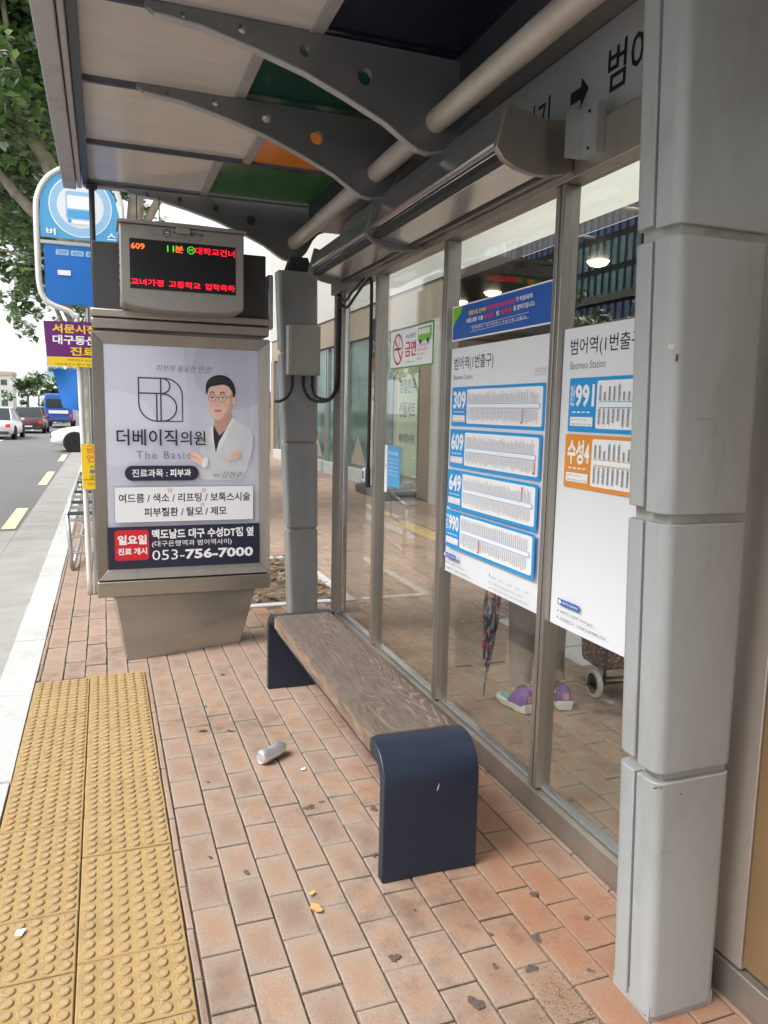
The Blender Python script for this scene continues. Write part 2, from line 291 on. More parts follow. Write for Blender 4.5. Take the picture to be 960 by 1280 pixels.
# ------------------------------------------------------------------ mesh helpers
def tag(o, label=None, cat=None, group=None, kind=None):
    if label: o['label'] = label
    if cat: o['category'] = cat
    if group: o['group'] = group
    if kind: o['kind'] = kind
    return o
def empty(name, loc=(0, 0, 0), label=None, cat=None, group=None, rz=0):
    o = bpy.data.objects.new(name, None); COL.objects.link(o); o.location = loc; o.rotation_euler = (0, 0, rz); o.empty_display_size = 0.1
    return tag(o, label, cat, group)
class MB:
    def __init__(s): s.v = []; s.f = []; s.m = []; s.mats = []; s.uv = {}
    def mi(s, m):
        if m not in s.mats: s.mats.append(m)
        return s.mats.index(m)
    def add(s, vs, fs, m):
        b = len(s.v); s.v += [tuple(v) for v in vs]; k = s.mi(m)
        for f in fs: s.f.append([b + i for i in f]); s.m.append(k)
        return s
    def box(s, x0, x1, y0, y1, z0, z1, m):
        return s.add([(x0, y0, z0), (x1, y0, z0), (x1, y1, z0), (x0, y1, z0), (x0, y0, z1), (x1, y0, z1), (x1, y1, z1), (x0, y1, z1)],
              [(0, 3, 2, 1), (4, 5, 6, 7), (0, 1, 5, 4), (1, 2, 6, 5), (2, 3, 7, 6), (3, 0, 4, 7)], m)
    def hexa(s, p, m):
        return s.add(p, [(0, 3, 2, 1), (4, 5, 6, 7), (0, 1, 5, 4), (1, 2, 6, 5), (2, 3, 7, 6), (3, 0, 4, 7)], m)
    def prism(s, poly, axis, a, b, m):
        """poly: 2D points, extruded along axis from a to b ('x': poly is (y,z); 'y': (x,z); 'z': (x,y))"""
        def P(p, t): return {'x': (t, p[0], p[1]), 'y': (p[0], t, p[1]), 'z': (p[0], p[1], t)}[axis]
        n = len(poly); vs = [P(p, a) for p in poly] + [P(p, b) for p in poly]
        fs = [list(range(n)), list(range(2 * n - 1, n - 1, -1))] + [(i, i + n, (i + 1) % n + n, (i + 1) % n) for i in range(n)]
        return s.add(vs, fs, m)
    def tube(s, pts, r, m, seg=10, cap=True):
        pts = [Vector(p) for p in pts]; n = len(pts)
        rs = r if isinstance(r, (list, tuple)) else [r] * n
        rings = []; prev = None
        for i, p in enumerate(pts):
            d = (pts[min(i + 1, n - 1)] - pts[max(i - 1, 0)]).normalized()
            if prev is None:
                a = d.orthogonal().normalized()
            else:
                a = (prev - d * prev.dot(d))
                a = a.normalized() if a.length > 1e-6 else d.orthogonal().normalized()
            prev = a; b = d.cross(a)
            rings.append([p + (a * math.cos(2 * math.pi * k / seg) + b * math.sin(2 * math.pi * k / seg)) * rs[i] for k in range(seg)])
        vs = [v for rg in rings for v in rg]
        fs = [(i * seg + k, i * seg + (k + 1) % seg, (i + 1) * seg + (k + 1) % seg, (i + 1) * seg + k) for i in range(n - 1) for k in range(seg)]
        if cap: fs += [list(range(seg - 1, -1, -1)), list(range((n - 1) * seg, n * seg))]
        return s.add(vs, fs, m)
    def lathe(s, prof, m, c=(0, 0, 0), seg=24, axis='z'):
        vs = []
        for r, h in prof:
            for k in range(seg):
                a = 2 * math.pi * k / seg; u, w = r * math.cos(a), r * math.sin(a)
                vs.append({'z': (c[0] + u, c[1] + w, c[2] + h), 'x': (c[0] + h, c[1] + u, c[2] + w), 'y': (c[0] + u, c[1] + h, c[2] + w)}[axis])
        n = len(prof)
        fs = [(i * seg + k, i * seg + (k + 1) % seg, (i + 1) * seg + (k + 1) % seg, (i + 1) * seg + k) for i in range(n - 1) for k in range(seg)]
        fs += [list(range(seg - 1, -1, -1)), list(range((n - 1) * seg, n * seg))]
        return s.add(vs, fs, m)
    def mesh(s, name, smooth=True, angle=35):
        me = bpy.data.meshes.new(name); me.from_pydata(s.v, [], s.f); me.validate()
        for m in s.mats: me.materials.append(MAT[m])
        if len(me.polygons) == len(s.m): me.polygons.foreach_set('material_index', s.m)
        bm = bmesh.new(); bm.from_mesh(me); bmesh.ops.recalc_face_normals(bm, faces=bm.faces); bm.to_mesh(me); bm.free()
        if smooth:
            me.polygons.foreach_set('use_smooth', [True] * len(me.polygons)); me.set_sharp_from_angle(angle=R(angle))
        return me
    def build(s, name, parent=None, bevel=0, seg=2, smooth=True, angle=35, **t):
        me = s.mesh(name, smooth, angle)
        return link(name, me, parent, bevel, seg, **t)
def link(name, me, parent=None, bevel=0, seg=2, **t):
    o = bpy.data.objects.new(name, me); COL.objects.link(o)
    if parent:
        o.parent = parent
        o.matrix_parent_inverse = parent_inv(parent)
    if bevel:
        b = o.modifiers.new('bevel', 'BEVEL'); b.width = bevel; b.segments = seg; b.limit_method = 'ANGLE'; b.angle_limit = R(40)
    return tag(o, t.get('label'), t.get('cat'), t.get('group'), t.get('kind'))
def parent_inv(p):
    m = Matrix.Identity(4); q = p; ch = []
    while q: ch.append(q); q = q.parent
    for q in reversed(ch):
        loc = Matrix.LocRotScale(q.location, q.rotation_euler, q.scale)
        m = m @ q.matrix_parent_inverse @ loc if q.parent else loc
    return m.inverted()
def catmull(pts, n=8):
    pts = [Vector(p) for p in pts]; P = [pts[0] * 2 - pts[1]] + pts + [pts[-1] * 2 - pts[-2]]; out = []
    for i in range(1, len(P) - 2):
        for k in range(n):
            t = k / n; a, b, c, d = P[i - 1], P[i], P[i + 1], P[i + 2]
            out.append(0.5 * ((2 * b) + (c - a) * t + (2 * a - 5 * b + 4 * c - d) * t * t + (-a + 3 * b - 3 * c + d) * t ** 3))
    return out + [pts[-1]]

_tc = {}
TMP = bpy.data.scenes.new('lettering_workshop')      # scratch scene so each glyph run is converted on its own
def to_mesh_alone(ob):
    TMP.collection.objects.link(ob); vl = TMP.view_layers[0]; vl.update(); dg = vl.depsgraph
    me = bpy.data.meshes.new_from_object(ob.evaluated_get(dg)); bpy.data.objects.remove(ob); return me
def glyphs(body, bold=0.0, shear=0.0, res=2, space=1.0):
    key = (body, bold, shear, res, space)
    if key in _tc: return _tc[key]
    cu = bpy.data.curves.new('lettering', 'FONT'); cu.body = body; cu.resolution_u = res; cu.offset = bold; cu.shear = shear; cu.space_character = space
    me = to_mesh_alone(bpy.data.objects.new('lettering', cu))
    vs = [(v.co.x, v.co.y) for v in me.vertices]; fs = [tuple(p.vertices) for p in me.polygons]
    bpy.data.curves.remove(cu); bpy.data.meshes.remove(me)
    xs = [v[0] for v in vs]; ys = [v[1] for v in vs]
    _tc[key] = (vs, fs, min(xs), max(xs), min(ys), max(ys))
    return _tc[key]
class Print:
    """flat print on a plane: origin, u and v directions, n = outward normal; every layer sits a hair above the last"""
    def __init__(s, o, u, v, n, step=0.00035): s.o = Vector(o); s.u = Vector(u); s.v = Vector(v); s.n = Vector(n); s.k = 0; s.step = step; s.mb = MB(); s.off = 0
    def p(s, a, b): return s.o + s.u * a + s.v * b + s.n * (s.off + s.k * s.step)
    def poly(s, pts, m, up=True):
        if up: s.k += 1
        s.mb.add([s.p(*q) for q in pts], [list(range(len(pts)))], m); return s
    def rect(s, a0, a1, b0, b1, m, r=0, up=True):
        if not r: return s.poly([(a0, b0), (a1, b0), (a1, b1), (a0, b1)], m, up)
        pts = []
        for (c, d, t) in ((a1 - r, b1 - r, 0), (a0 + r, b1 - r, 90), (a0 + r, b0 + r, 180), (a1 - r, b0 + r, 270)):
            for k in range(6):
                w = R(t + 18 * k); pts.append((c + r * math.cos(w), d + r * math.sin(w)))
        return s.poly(pts, m, up)
    def disc(s, a, b, r, m, ry=None, seg=28, up=True):
        ry = ry or r
        return s.poly([(a + r * math.cos(2 * math.pi * k / seg), b + ry * math.sin(2 * math.pi * k / seg)) for k in range(seg)], m, up)
    def stroke(s, pts, w, m, closed=False, up=True):
        if up: s.k += 1
        q = [Vector(p) for p in pts]; n = len(q); L = []; Rr = []
        for i in range(n):
            a = q[(i - 1) % n] if (closed or i) else q[0]; b = q[(i + 1) % n] if (closed or i < n - 1) else q[-1]
            d = (b - a).normalized(); nn = Vector((-d.y, d.x)) * w / 2
            L.append(q[i] + nn); Rr.append(q[i] - nn)
        vs = [s.p(*v) for v in L + Rr]; m_ = n if closed else n - 1
        s.mb.add(vs, [(i, (i + 1) % n, (i + 1) % n + n, i + n) for i in range(m_)], m); return s
    def text(s, body, a0, a1, b0, b1, m, bold=0.0, shear=0.0, up=True, skew=0.0, space=1.0):
        if up: s.k += 1
        vs, fs, x0, x1, y0, y1 = glyphs(body, bold, shear, 2, space)
        if a1 is None: a1 = a0 + (x1 - x0) * (b1 - b0) / (y1 - y0)
        s.mb.add([s.p(a0 + (x - x0) / (x1 - x0) * (a1 - a0), b0 + (y - y0) / (y1 - y0) * (b1 - b0) + skew * (x - x0) / (x1 - x0)) for x, y in vs], fs, m); return s
    def ticks(s, a0, a1, b0, b1, n, m, fill=0.45, var=0.4, top=False, rnd=None):
        """columns of tiny vertical stop names"""
        rnd = rnd or random; s.k += 1; w = (a1 - a0) / n
        for i in range(n):
            h = (b1 - b0) * (1 - var * rnd.random()); x = a0 + i * w; seg = max(3, int(h / 0.0055))
            y = b1 if top else b0 + h
            for j in range(seg):
                hh = 0.0046 * (0.75 + 0.25 * rnd.random())
                yy = (b1 - j * 0.0055) if top else (b0 + j * 0.0055 + hh)
                if yy - hh < b0 or yy > b1 or j * 0.0055 > h: break
                s.rect(x, x + w * fill, yy - hh, yy, m, up=False)
        return s
    def build(s, name, parent): return s.mb.build(name, parent, smooth=False)

# ================================================================== GROUND, ROAD, PAVEMENT
mb = MB(); mb.box(-400, 400, -60, 900, -0.6, -0.16, 'asphalt'); mb.build('ground', kind='structure')
mb = MB(); mb.box(-24, -0.93, 10.74, 700, -0.156, -0.13, 'asphalt'); mb.box(-24, -1.09, -30, 10.73, -0.156, -0.128, 'concrete')
mb.box(-24, -1.09, -30, -30.5, -0.156, -0.128, 'concrete')
mb.box(-.92, 40, 27.0, 36, -.157, -.13, 'asphalt'); mb.build('road', kind='structure', smooth=False)
g = MB()
yy = -8.0
while yy < 200:
    g.box(-1.083, -0.575, yy, min(yy + 5.99, 200), -0.157, -0.124, 'concrete'); yy += 6.0
mb = g.build('gutter', kind='structure', smooth=False)
# edge line dashes painted beside the gutter
marks = empty('road_marking'); tag(marks, kind='structure')
for k, (y0, y1) in enumerate(((10.9, 13.1), (16.9, 20.3), (24.1, 27.5), (31.3, 34.7), (38.5, 41.9), (45.7, 49.1))):
    m_ = MB(); m_.add([(-1.30 - 0.0, y0, -0.122), (-1.13, y0, -0.122), (-1.15, y1, -0.122), (-1.32, y1, -0.122)], [(0, 1, 2, 3)], 'road_paint'); m_.build('painted_dash', marks, smooth=False)
m_ = MB()
for lx in (-4.4, -7.6, -10.8): 
    for k in range(30): m_.box(lx - 0.07, lx + 0.07, 14 + k * 8, 18 + k * 8, -0.1295, -0.126, 'road_white')
m_.build('lane_line', marks, smooth=False)
# kerb of granite blocks
kerb = empty('kerb'); tag(kerb, kind='structure')
mb = MB(); mb.box(-0.5, 0.5, -0.4965, 0.4965, -0.14, 0.0, 'granite'); kme = mb.mesh('kerb_stone', smooth=False)
rk = random.Random(4)
for k in range(28):
    o = bpy.data.objects.new('kerb_stone', kme); COL.objects.link(o); o.parent = kerb
    o.location = (-0.480 + rk.uniform(-.003, .003), -1.3 + k * 1.0, rk.uniform(-.003, .002) + 0.002); o.scale = (0.184, 1, 1); o.rotation_euler = (0, 0, R(rk.uniform(-.25, .25)))
    b = o.modifiers.new('bevel', 'BEVEL'); b.width = 0.012; b.segments = 2
mb = MB(); mb.box(-0.572, -0.388, 36, 300, -0.14, 0.0, 'granite'); mb.build('kerb_run', kerb, kind='stuff')
# pavement base and pavers
pave = empty('pavement'); tag(pave, kind='structure')
mb = MB(); mb.box(-0.386, 5.6, -8, 27, -0.14, -0.011, 'joint_sand'); mb.build('sand_bed', pave, smooth=False)
BW, BL, X0 = 0.115, 0.21, 0.213
TX0, TX1, TX2 = -0.384, -0.106, 0.186
TY_END = 4.388
PIT = (0.62, 1.78, 5.68, 7.45)
def brick_verts(w, l, h=0.03, c=0.0028):
    a, b = w / 2, l / 2
    v = [(-a, -b, -h), (a, -b, -h), (a, b, -h), (-a, b, -h), (-a, -b, -c), (a, -b, -c), (a, b, -c), (-a, b, -c), (-a + c, -b + c, 0), (a - c, -b + c, 0), (a - c, b - c, 0), (-a + c, b - c, 0)]
    f = [(8, 9, 10, 11), (0, 1, 5, 4), (1, 2, 6, 5), (2, 3, 7, 6), (3, 0, 4, 7), (4, 5, 9, 8), (5, 6, 10, 9), (6, 7, 11, 10), (7, 4, 8, 11)]
    return v, f
rb = random.Random(11)
bricks = []
ncol = int((5.3 - X0) / BW) + 1
for c in range(-6, ncol):
    x = X0 + (c + 0.5) * BW; w = BW - 0.006
    if c == -6: x0_, x1_ = -0.382, X0 - 5 * BW - 0.003; x = (x0_ + x1_) / 2; w = x1_ - x0_
    for r in range(-6, 130):
        y = 0.375 + r * BL + (BL / 2 if c % 2 else 0)
        if y > 24: break
        l_ = BL - 0.006
        if x < 0.2 and y < TY_END + 0.02:
            if y + BL / 2 > TY_END + 0.05 and y > TY_END - BL:   # cut brick at the end of the tactile strip
                y0_ = TY_END + 0.008; y1_ = y + l_ / 2; y = (y0_ + y1_) / 2; l_ = y1_ - y0_
                if l_ < 0.02: continue
            else: continue
        if PIT[0] - 0.09 < x < PIT[1] + 0.09 and PIT[2] - 0.09 < y < PIT[3] + 0.09: continue
        if x > 5.12: continue
        if -0.385 < x and 3.66 < x < 3.96 and 8.0 < y < 9.7: continue
        bricks.append((x, y, w, l_))
    if c == 0:
        for r in range(-6, 22):
            y = 0.30 + r * BL
            if y < TY_END: bricks.append((0.1995, y, 0.019, BL - 0.006))
def vis_area(x, y, w, l):
    ps = [project(x + i * w / 2, y + j * l / 2, 0) for i, j in ((-1, -1), (1, -1), (1, 1), (-1, 1))]
    if any(p is None for p in ps): return 0
    if all(p[0] < 0 or p[0] > 960 or p[1] > 1280 for p in ps): return 0
    return abs(sum(ps[i][0] * ps[(i + 1) % 4][1] - ps[(i + 1) % 4][0] * ps[i][1] for i in range(4))) / 2
bricks.sort(key=lambda b: -vis_area(*b))
def brick_mesh(name, lst):
    V, F, U = [], [], []
    for (x, y, w, l_, dz, tx, ty, rz) in lst:
        v, f = brick_verts(w, l_); b0 = len(V)
        cr, sr = math.cos(rz), math.sin(rz)
        V += [(x + a * cr - b * sr, y + a * sr + b * cr, h + dz + a * tx + b * ty) for a, b, h in v]
        F += [[b0 + i for i in q] for q in f]
        for q in f: U += [(0.5 + v[i][0] / w, 0.5 + v[i][1] / l_) for i in q]
    me = bpy.data.meshes.new(name); me.from_pydata(V, [], F); uv = me.uv_layers.new(name='uv')
    for i, u in enumerate(U): uv.data[i].uv = u
    me.materials.append(MAT['clay']); return me
def jit(x, y):
    k = 2.6 if (4.4 < y < 6.2 and x < 0.6) else 1.0
    return (rb.gauss(-0.001, 0.0011) * k, rb.gauss(0, 0.010) * k, rb.gauss(0, 0.006) * k, rb.gauss(0, 0.006) * k)
shared = {}
for i, (x, y, w, l_) in enumerate(bricks[:296]):
    key = (round(w, 3), round(l_, 3), i % 2)
    if key not in shared: shared[key] = brick_mesh('brick', [(0, 0, w, l_, 0, 0, 0, 0)])
    o = bpy.data.objects.new('brick', shared[key]); COL.objects.link(o); o.parent = pave
    dz, tx, ty, rz = jit(x, y); o.location = (x, y, dz); o.rotation_euler = (ty, -tx, rz)
rest = [(x, y, w, l_, *jit(x, y)) for (x, y, w, l_) in bricks[296:]]
o = link('brick_field', brick_mesh('brick_field', rest), pave, kind='stuff')
# far pavement, pavers too small to tell apart
fm, fn, fl, fp = base_mat('far_pavers')
ge = fn.new('ShaderNodeNewGeometry'); bt = fn.new('ShaderNodeTexBrick'); bt.inputs['Color1'].default_value = (0.44, 0.27, 0.18, 1); bt.inputs['Color2'].default_value = (0.38, 0.22, 0.14, 1); bt.inputs['Mortar'].default_value = (0.15, 0.11, 0.08, 1)
bt.inputs['Scale'].default_value = 1; bt.inputs['Brick Width'].default_value = 0.21; bt.inputs['Row Height'].default_value = 0.115; bt.inputs['Mortar Size'].default_value = 0.004
mp = fn.new('ShaderNodeMapping'); mp.inputs['Rotation'].default_value = (0, 0, R(90)); fl.new(ge.outputs['Position'], mp.inputs[0]); fl.new(mp.outputs[0], bt.inputs[0]); fl.new(bt.outputs[0], fp.inputs['Base Color']); fp.inputs['Roughness'].default_value = 0.9
mb = MB(); mb.box(-0.384, 5.6, 24.1, 27, -0.12, -0.003, 'far_pavers'); mb.box(-0.384, 9, 36, 300, -0.12, -0.003, 'far_pavers'); mb.build('far_pavement', pave, smooth=False, kind='stuff')

# gum stains (own shapes, pressed flat on the pavers)
gum = [(1.06, 1.62, .020), (0.97, 1.66, .010), (1.14, 1.72, .017), (1.21, 1.56, .012), (1.02, 1.78, .008), (0.70, 2.63, .024), (0.755, 2.655, .013), (0.93, 2.55, .018), (0.83, 2.26, .012), (0.40, 2.30, .012),
       (0.72, 1.78, .018), (0.86, 1.56, .023), (0.52, 3.42, .015), (0.36, 2.95, .007), (0.30, 2.42, .008), (1.24, 1.90, .015), (0.95, 2.45, .010), (0.45, 3.75, .012), (0.85, 1.95, .006), (0.6, 4.2, .014), (1.33, 1.75, .012)]
rg = random.Random(3)
for (x, y, r) in gum:
    n_ = 30; pts = []; ph = rg.random() * 6; p2 = rg.random() * 6; p3 = rg.random() * 6
    for k in range(n_):
        a = 2 * math.pi * k / n_; rr = r * (0.75 + 0.22 * math.sin(2 * a + ph) + 0.12 * math.sin(3 * a + p2) + 0.08 * math.sin(7 * a + p3) + .04 * rg.random()); pts.append((x + rr * math.cos(a), y + rr * 1.15 * math.sin(a)))
    m_ = MB(); m_.add([(p[0], p[1], 0.0018) for p in pts] + [(x + (p[0] - x) * 0.85, y + (p[1] - y) * 0.85, 0.0021) for p in pts],
                      [(k, (k + 1) % n_, n_ + (k + 1) % n_, n_ + k) for k in range(n_)] + [list(range(n_, 2 * n_))], 'gum')
    m_.build('gum_stain', pave)

# tactile strip: two columns of studded tiles
tact = empty('tactile_paving'); tag(tact, kind='structure')
def tile_mesh(w, l_, nx=6, ny=6):
    t = MB(); v, f = brick_verts(w - 0.004, l_ - 0.004, 0.03, 0.003); t.add(v, f, 'tactile')
    for i in range(nx):
        for j in range(ny):
            x = (i + 0.5) / nx * (w - 0.012) - (w - 0.012) / 2; y = (j + 0.5) / ny * (l_ - 0.012) - (l_ - 0.012) / 2
            rings = [(0.0178, -0.0008), (0.0172, 0.0030), (0.0150, 0.0054), (0.0125, 0.0056), (0.0115, 0.0048)]; vs = []; sg = 14
            for r_, h in rings: vs += [(x + r_ * math.cos(2 * math.pi * k / sg), y + r_ * math.sin(2 * math.pi * k / sg), h) for k in range(sg)]
            fs = [(a * sg + k, a * sg + (k + 1) % sg, (a + 1) * sg + (k + 1) % sg, (a + 1) * sg + k) for a in range(len(rings) - 1) for k in range(sg)] 
            t.add(vs, fs, 'tactile'); t.add(vs[3 * sg:], [(k, (k + 1) % sg, sg + (k + 1) % sg, sg + k) for k in range(sg)] + [list(range(sg, 2 * sg))], 'stud_top')
    return t.mesh('tactile_tile', angle=30)
tl, tr = tile_mesh(TX1 - TX0, 0.262), tile_mesh(TX2 - TX1, 0.262)
for k in range(-9, 9):
    for side, me in ((0, tl), (1, tr)):
        o = bpy.data.objects.new('tactile_tile', me); COL.objects.link(o); o.parent = tact
        x = (TX0 + TX1) / 2 if side == 0 else (TX1 + TX2) / 2
        o.location = (x, (2.03 if side else 1.995) + (k + 0.5) * 0.262 + (0.012 if not side else 0), 0.001 + rb.gauss(0, 0.001)); o.rotation_euler = (R(rb.gauss(0, .2)), R(rb.gauss(0, .2)), R(rb.gauss(0, .25)))
mb = MB(); mb.box(3.67, 3.95, 8.0, 9.7, -0.01, 0.001, 'tactile_far'); mb.build('tactile_band', tact, smooth=False)

# tree pit with granite edging, soil and litter
pit = empty('tree_pit', ((PIT[0] + PIT[1]) / 2, (PIT[2] + PIT[3]) / 2, 0)); tag(pit, kind='structure')
x0, x1, y0, y1 = PIT
for (a, b, c, d) in ((x0 - .08, x1 + .08, y0 - .08, y0), (x0 - .08, x1 + .08, y1, y1 + .08), (x0 - .08, x0, y0 + .003, y1 - .003), (x1, x1 + .08, y0 + .003, (y0 + y1) / 2 - .004), (x1, x1 + .08, (y0 + y1) / 2 + .004, y1 - .003)):
    m_ = MB(); m_.box(a, b, c, d, -0.1, 0.015, 'granite'); m_.build('edging_stone', pit, bevel=0.006)
nx, ny = 40, 50; V = []; F = []
for j in range(ny + 1):
    for i in range(nx + 1):
        px, py = x0 + (x1 - x0) * i / nx, y0 + (y1 - y0) * j / ny
        V.append((px, py, -0.035 + 0.05 * mnoise.noise(Vector((px * 5, py * 5, 0))) + 0.02 * mnoise.noise(Vector((px * 20, py * 20, 3))) + 0.03))
F = [(j * (nx + 1) + i, j * (nx + 1) + i + 1, (j + 1) * (nx + 1) + i + 1, (j + 1) * (nx + 1) + i) for j in range(ny) for i in range(nx)]
m_ = MB(); m_.add(V, F, 'soil'); m_.build('soil_bed', pit, angle=180)
m_ = MB(); rl = random.Random(5)
for k in range(420):
    p = Vector((rl.uniform(x0 + .03, x1 - .03), rl.uniform(y0 + .03, y1 - .03), 0.03 + rl.random() * .03)); a = rl.random() * 6.3; s_ = rl.uniform(.02, .06)
    d1 = Vector((math.cos(a), math.sin(a), rl.uniform(-.5, .5))) * s_; d2 = Vector((-math.sin(a), math.cos(a), rl.uniform(-.5, .5))) * s_ * rl.uniform(.2, .6)
    m_.add([p - d1, p - d2, p + d1, p + d2], [(0, 1, 2, 3)], 'litter')
m_.build('leaf_litter', pit, smooth=False, kind='stuff')
# pale drainage grate slab set in the pavement behind the shelter
gr = empty('drain_grate', (2.85, 4.1, 0)); tag(gr, kind='structure')
for k in range(3):
    m_ = MB(); m_.box(2.68 + 0.0 * k, 3.6, 3.72 + k * 0.36, 4.06 + k * 0.36, -0.008, 0.006, 'granite'); m_.build('granite_slab', gr, bevel=0.003)
for k in range(14):
    m_ = MB(); m_.box(2.72 + k * 0.055, 2.745 + k * 0.055, 4.84, 5.24, 0.0, 0.012, 'galv'); m_.build('grate_bar', gr)

# ================================================================== BUS SHELTER
sh = empty('bus_shelter', (1.4, 3, 0), 'grey steel and glass bus shelter with coloured roof panels over the bench', 'bus shelter')
PDX = 0.0
def xl(z): return 1.252 - 0.0395 * z + PDX
def xr(z): return 1.464 - 0.0105 * z + PDX
def ushell(z0, z1, yf, yb, front=True, r=0.028):
    """bent sheet cladding: closed front face with rounded corners and two returns"""
    out = []
    for z in (z0, z1):
        a, b = xl(z), xr(z); th = 0.004
        prof = [(a, yb)]
        for k in range(6):
            w = R(180 + 18 * k); prof.append((a + r + r * math.cos(w), yf + r + r * math.sin(w)))
        for k in range(6):
            w = R(270 + 18 * k); prof.append((b - r + r * math.cos(w), yf + r + r * math.sin(w)))
        prof.append((b, yb))
        if not front: prof = [(p[0], yf + yb - p[1]) for p in prof]
        out.append([(p[0], p[1], z) for p in prof])
    n = len(out[0]); m_ = MB()
    m_.add(out[0] + out[1], [(i, i + 1, i + 1 + n, i + n) for i in range(n - 1)] + [(n - 1, 0, n, 2 * n - 1), list(range(n)), list(range(2 * n - 1, n - 1, -1))], 'pillar_paint')
    return m_
seams = [0.002, 0.648, 1.272, 1.905, 2.47]
for yf in (-2.52, 1.358, 5.3):
    PDX = -.018 if 1 < yf < 2 else 0.0
    core = MB(); core.hexa([(xl(-.01) + .03, yf + .016, -0.02), (xr(0) - .012, yf + .016, -0.02), (xr(0) - .012, yf + .138, -0.02), (xl(-.01) + .03, yf + .138, -0.02),
                            (xl(2.46) + .02, yf + .016, 2.455), (xr(2.46) - .01, yf + .016, 2.455), (xr(2.46) - .01, yf + .138, 2.455), (xl(2.46) + .02, yf + .138, 2.455)], 'pillar_core')
    core.prism([(xl(0) + .006, yf + .006), (xr(0) - .006, yf + .006), (xr(0) - .006, yf + .146), (xl(0) + .006, yf + .146)], 'z', -.03, .038, 'pillar_paint')
    pil = core.build('pillar', sh)
    for a, b in zip(seams[:-1], seams[1:]):
        ushell(a + .011, b - .011, yf, yf + .074).build('pillar_cladding', pil, bevel=0.003)
        ushell(a + .020, b - .012, yf + .084, yf + .152, False).build('pillar_cladding', pil, bevel=0.003)
    br = MB(); br.prism([(1.215, 2.462), (1.405, 2.462), (1.37, 2.56), (1.25, 2.56)], 'y', yf + .03, yf + .045, 'roof_dark'); br.prism([(1.215, 2.462), (1.405, 2.462), (1.37, 2.56), (1.25, 2.56)], 'y', yf + .105, yf + .12, 'roof_dark')
    br.build('bracket', pil)
MARKS = [(1.160, 1.655, .009, .006, 'paper'), (1.178, 1.632, .004, .008, 'scuff'), (1.205, .632, .008, .002, 'scuff'), (1.220, .631, .004, .002, 'scuff'), (1.283, .604, .003, .003, 'scuff'), (1.30, 1.475, .007, .010, 'scuff_light'), (1.355, 1.575, .012, .008, 'scuff_light'), (1.27, 1.50, .03, .003, 'scuff_light'), (1.25, .46, .018, .002, 'scuff_light')]
# small marks on the near pillar
for (ax_, az_, aw, ah, am) in MARKS:
    mk = MB(); mk.add([(ax_ - aw, 1.3568, az_ - ah), (ax_ + aw * .8, 1.3568, az_ - ah * .9), (ax_ + aw, 1.3568, az_ + ah * .7), (ax_ + aw * .2, 1.3568, az_ + ah), (ax_ - aw * .9, 1.3568, az_ + ah * .8)], [(0, 1, 2, 3, 4)], am); mk.build('sticker_scrap' if am == 'paper' else 'scuff_mark', sh, smooth=False)
# roof arms with round holes
ARM = [(.17, 2.893), (.17, 2.878), (.2, 2.860), (.36, 2.846), (.557, 2.803), (.737, 2.755), (.895, 2.695), (1.06, 2.625), (1.165, 2.56), (1.20, 2.543), (1.25, 2.535), (1.31, 2.548), (1.36, 2.60), (1.40, 2.672), (1.45, 2.73), (1.5, 2.75), (1.5, 2.893)]
HOLES = [(.30, 2.868, .010), (.505, 2.858, .015), (.737, 2.826, .021), (.974, 2.775, .031)]
def arm_mesh(holes=True):
    cu = bpy.data.curves.new('arm', 'CURVE'); cu.dimensions = '2D'; cu.fill_mode = 'BOTH'; cu.extrude = 0.016
    def spl(pts):
        sp = cu.splines.new('POLY'); sp.points.add(len(pts) - 1)
        for i, p in enumerate(pts): sp.points[i].co = (p[0], p[1], 0, 1)
        sp.use_cyclic_u = True
    spl(ARM)
    for x, z, r in (HOLES if holes else []): spl([(x + r * math.cos(2 * math.pi * k / 20), z + r * math.sin(2 * math.pi * k / 20)) for k in range(20)])
    me = to_mesh_alone(bpy.data.objects.new('arm', cu))
    me.transform(Matrix.Rotation(R(90), 4, 'X')); me.materials.clear(); me.materials.append(MAT['arm_paint']); return me
ame = arm_mesh(); ame_blind = arm_mesh(False)
for y in (-2.45, -0.85, -0.15, 1.45, 2.95, 3.66, 5.36):
    o = bpy.data.objects.new('roof_arm', ame if y < 5 else ame_blind); COL.objects.link(o); o.parent = sh; o.matrix_parent_inverse = parent_inv(sh); o.location = (0, y, 0)
    e = MB()
    for i in range(2, 13):      # pale flange welded along the lower edge
        p, q = ARM[i], ARM[i + 1]; e.hexa([(p[0], y - .020, p[1] - .006), (q[0], y - .020, q[1] - .006), (q[0], y + .020, q[1] - .006), (p[0], y + .020, p[1] - .006), (p[0], y - .020, p[1] + .0), (q[0], y - .020, q[1] + .0), (q[0], y + .020, q[1]), (p[0], y + .020, p[1])], 'arm_edge')
    e.build('flange', o, smooth=False)
    if y > 5:
        for hx, hz, hr in HOLES:
            e = MB(); e.lathe([(hr, -.005), (hr, 0)], 'roof_dark', (hx, y - .0165, hz), 20, 'y'); e.build('blind_disc', o)
t_ = MB(); t_.tube([(1.275, -3.2, 2.655), (1.275, 5.42, 2.655)], 0.046, 'tube_paint', 24); t_.build('roof_tube', sh)
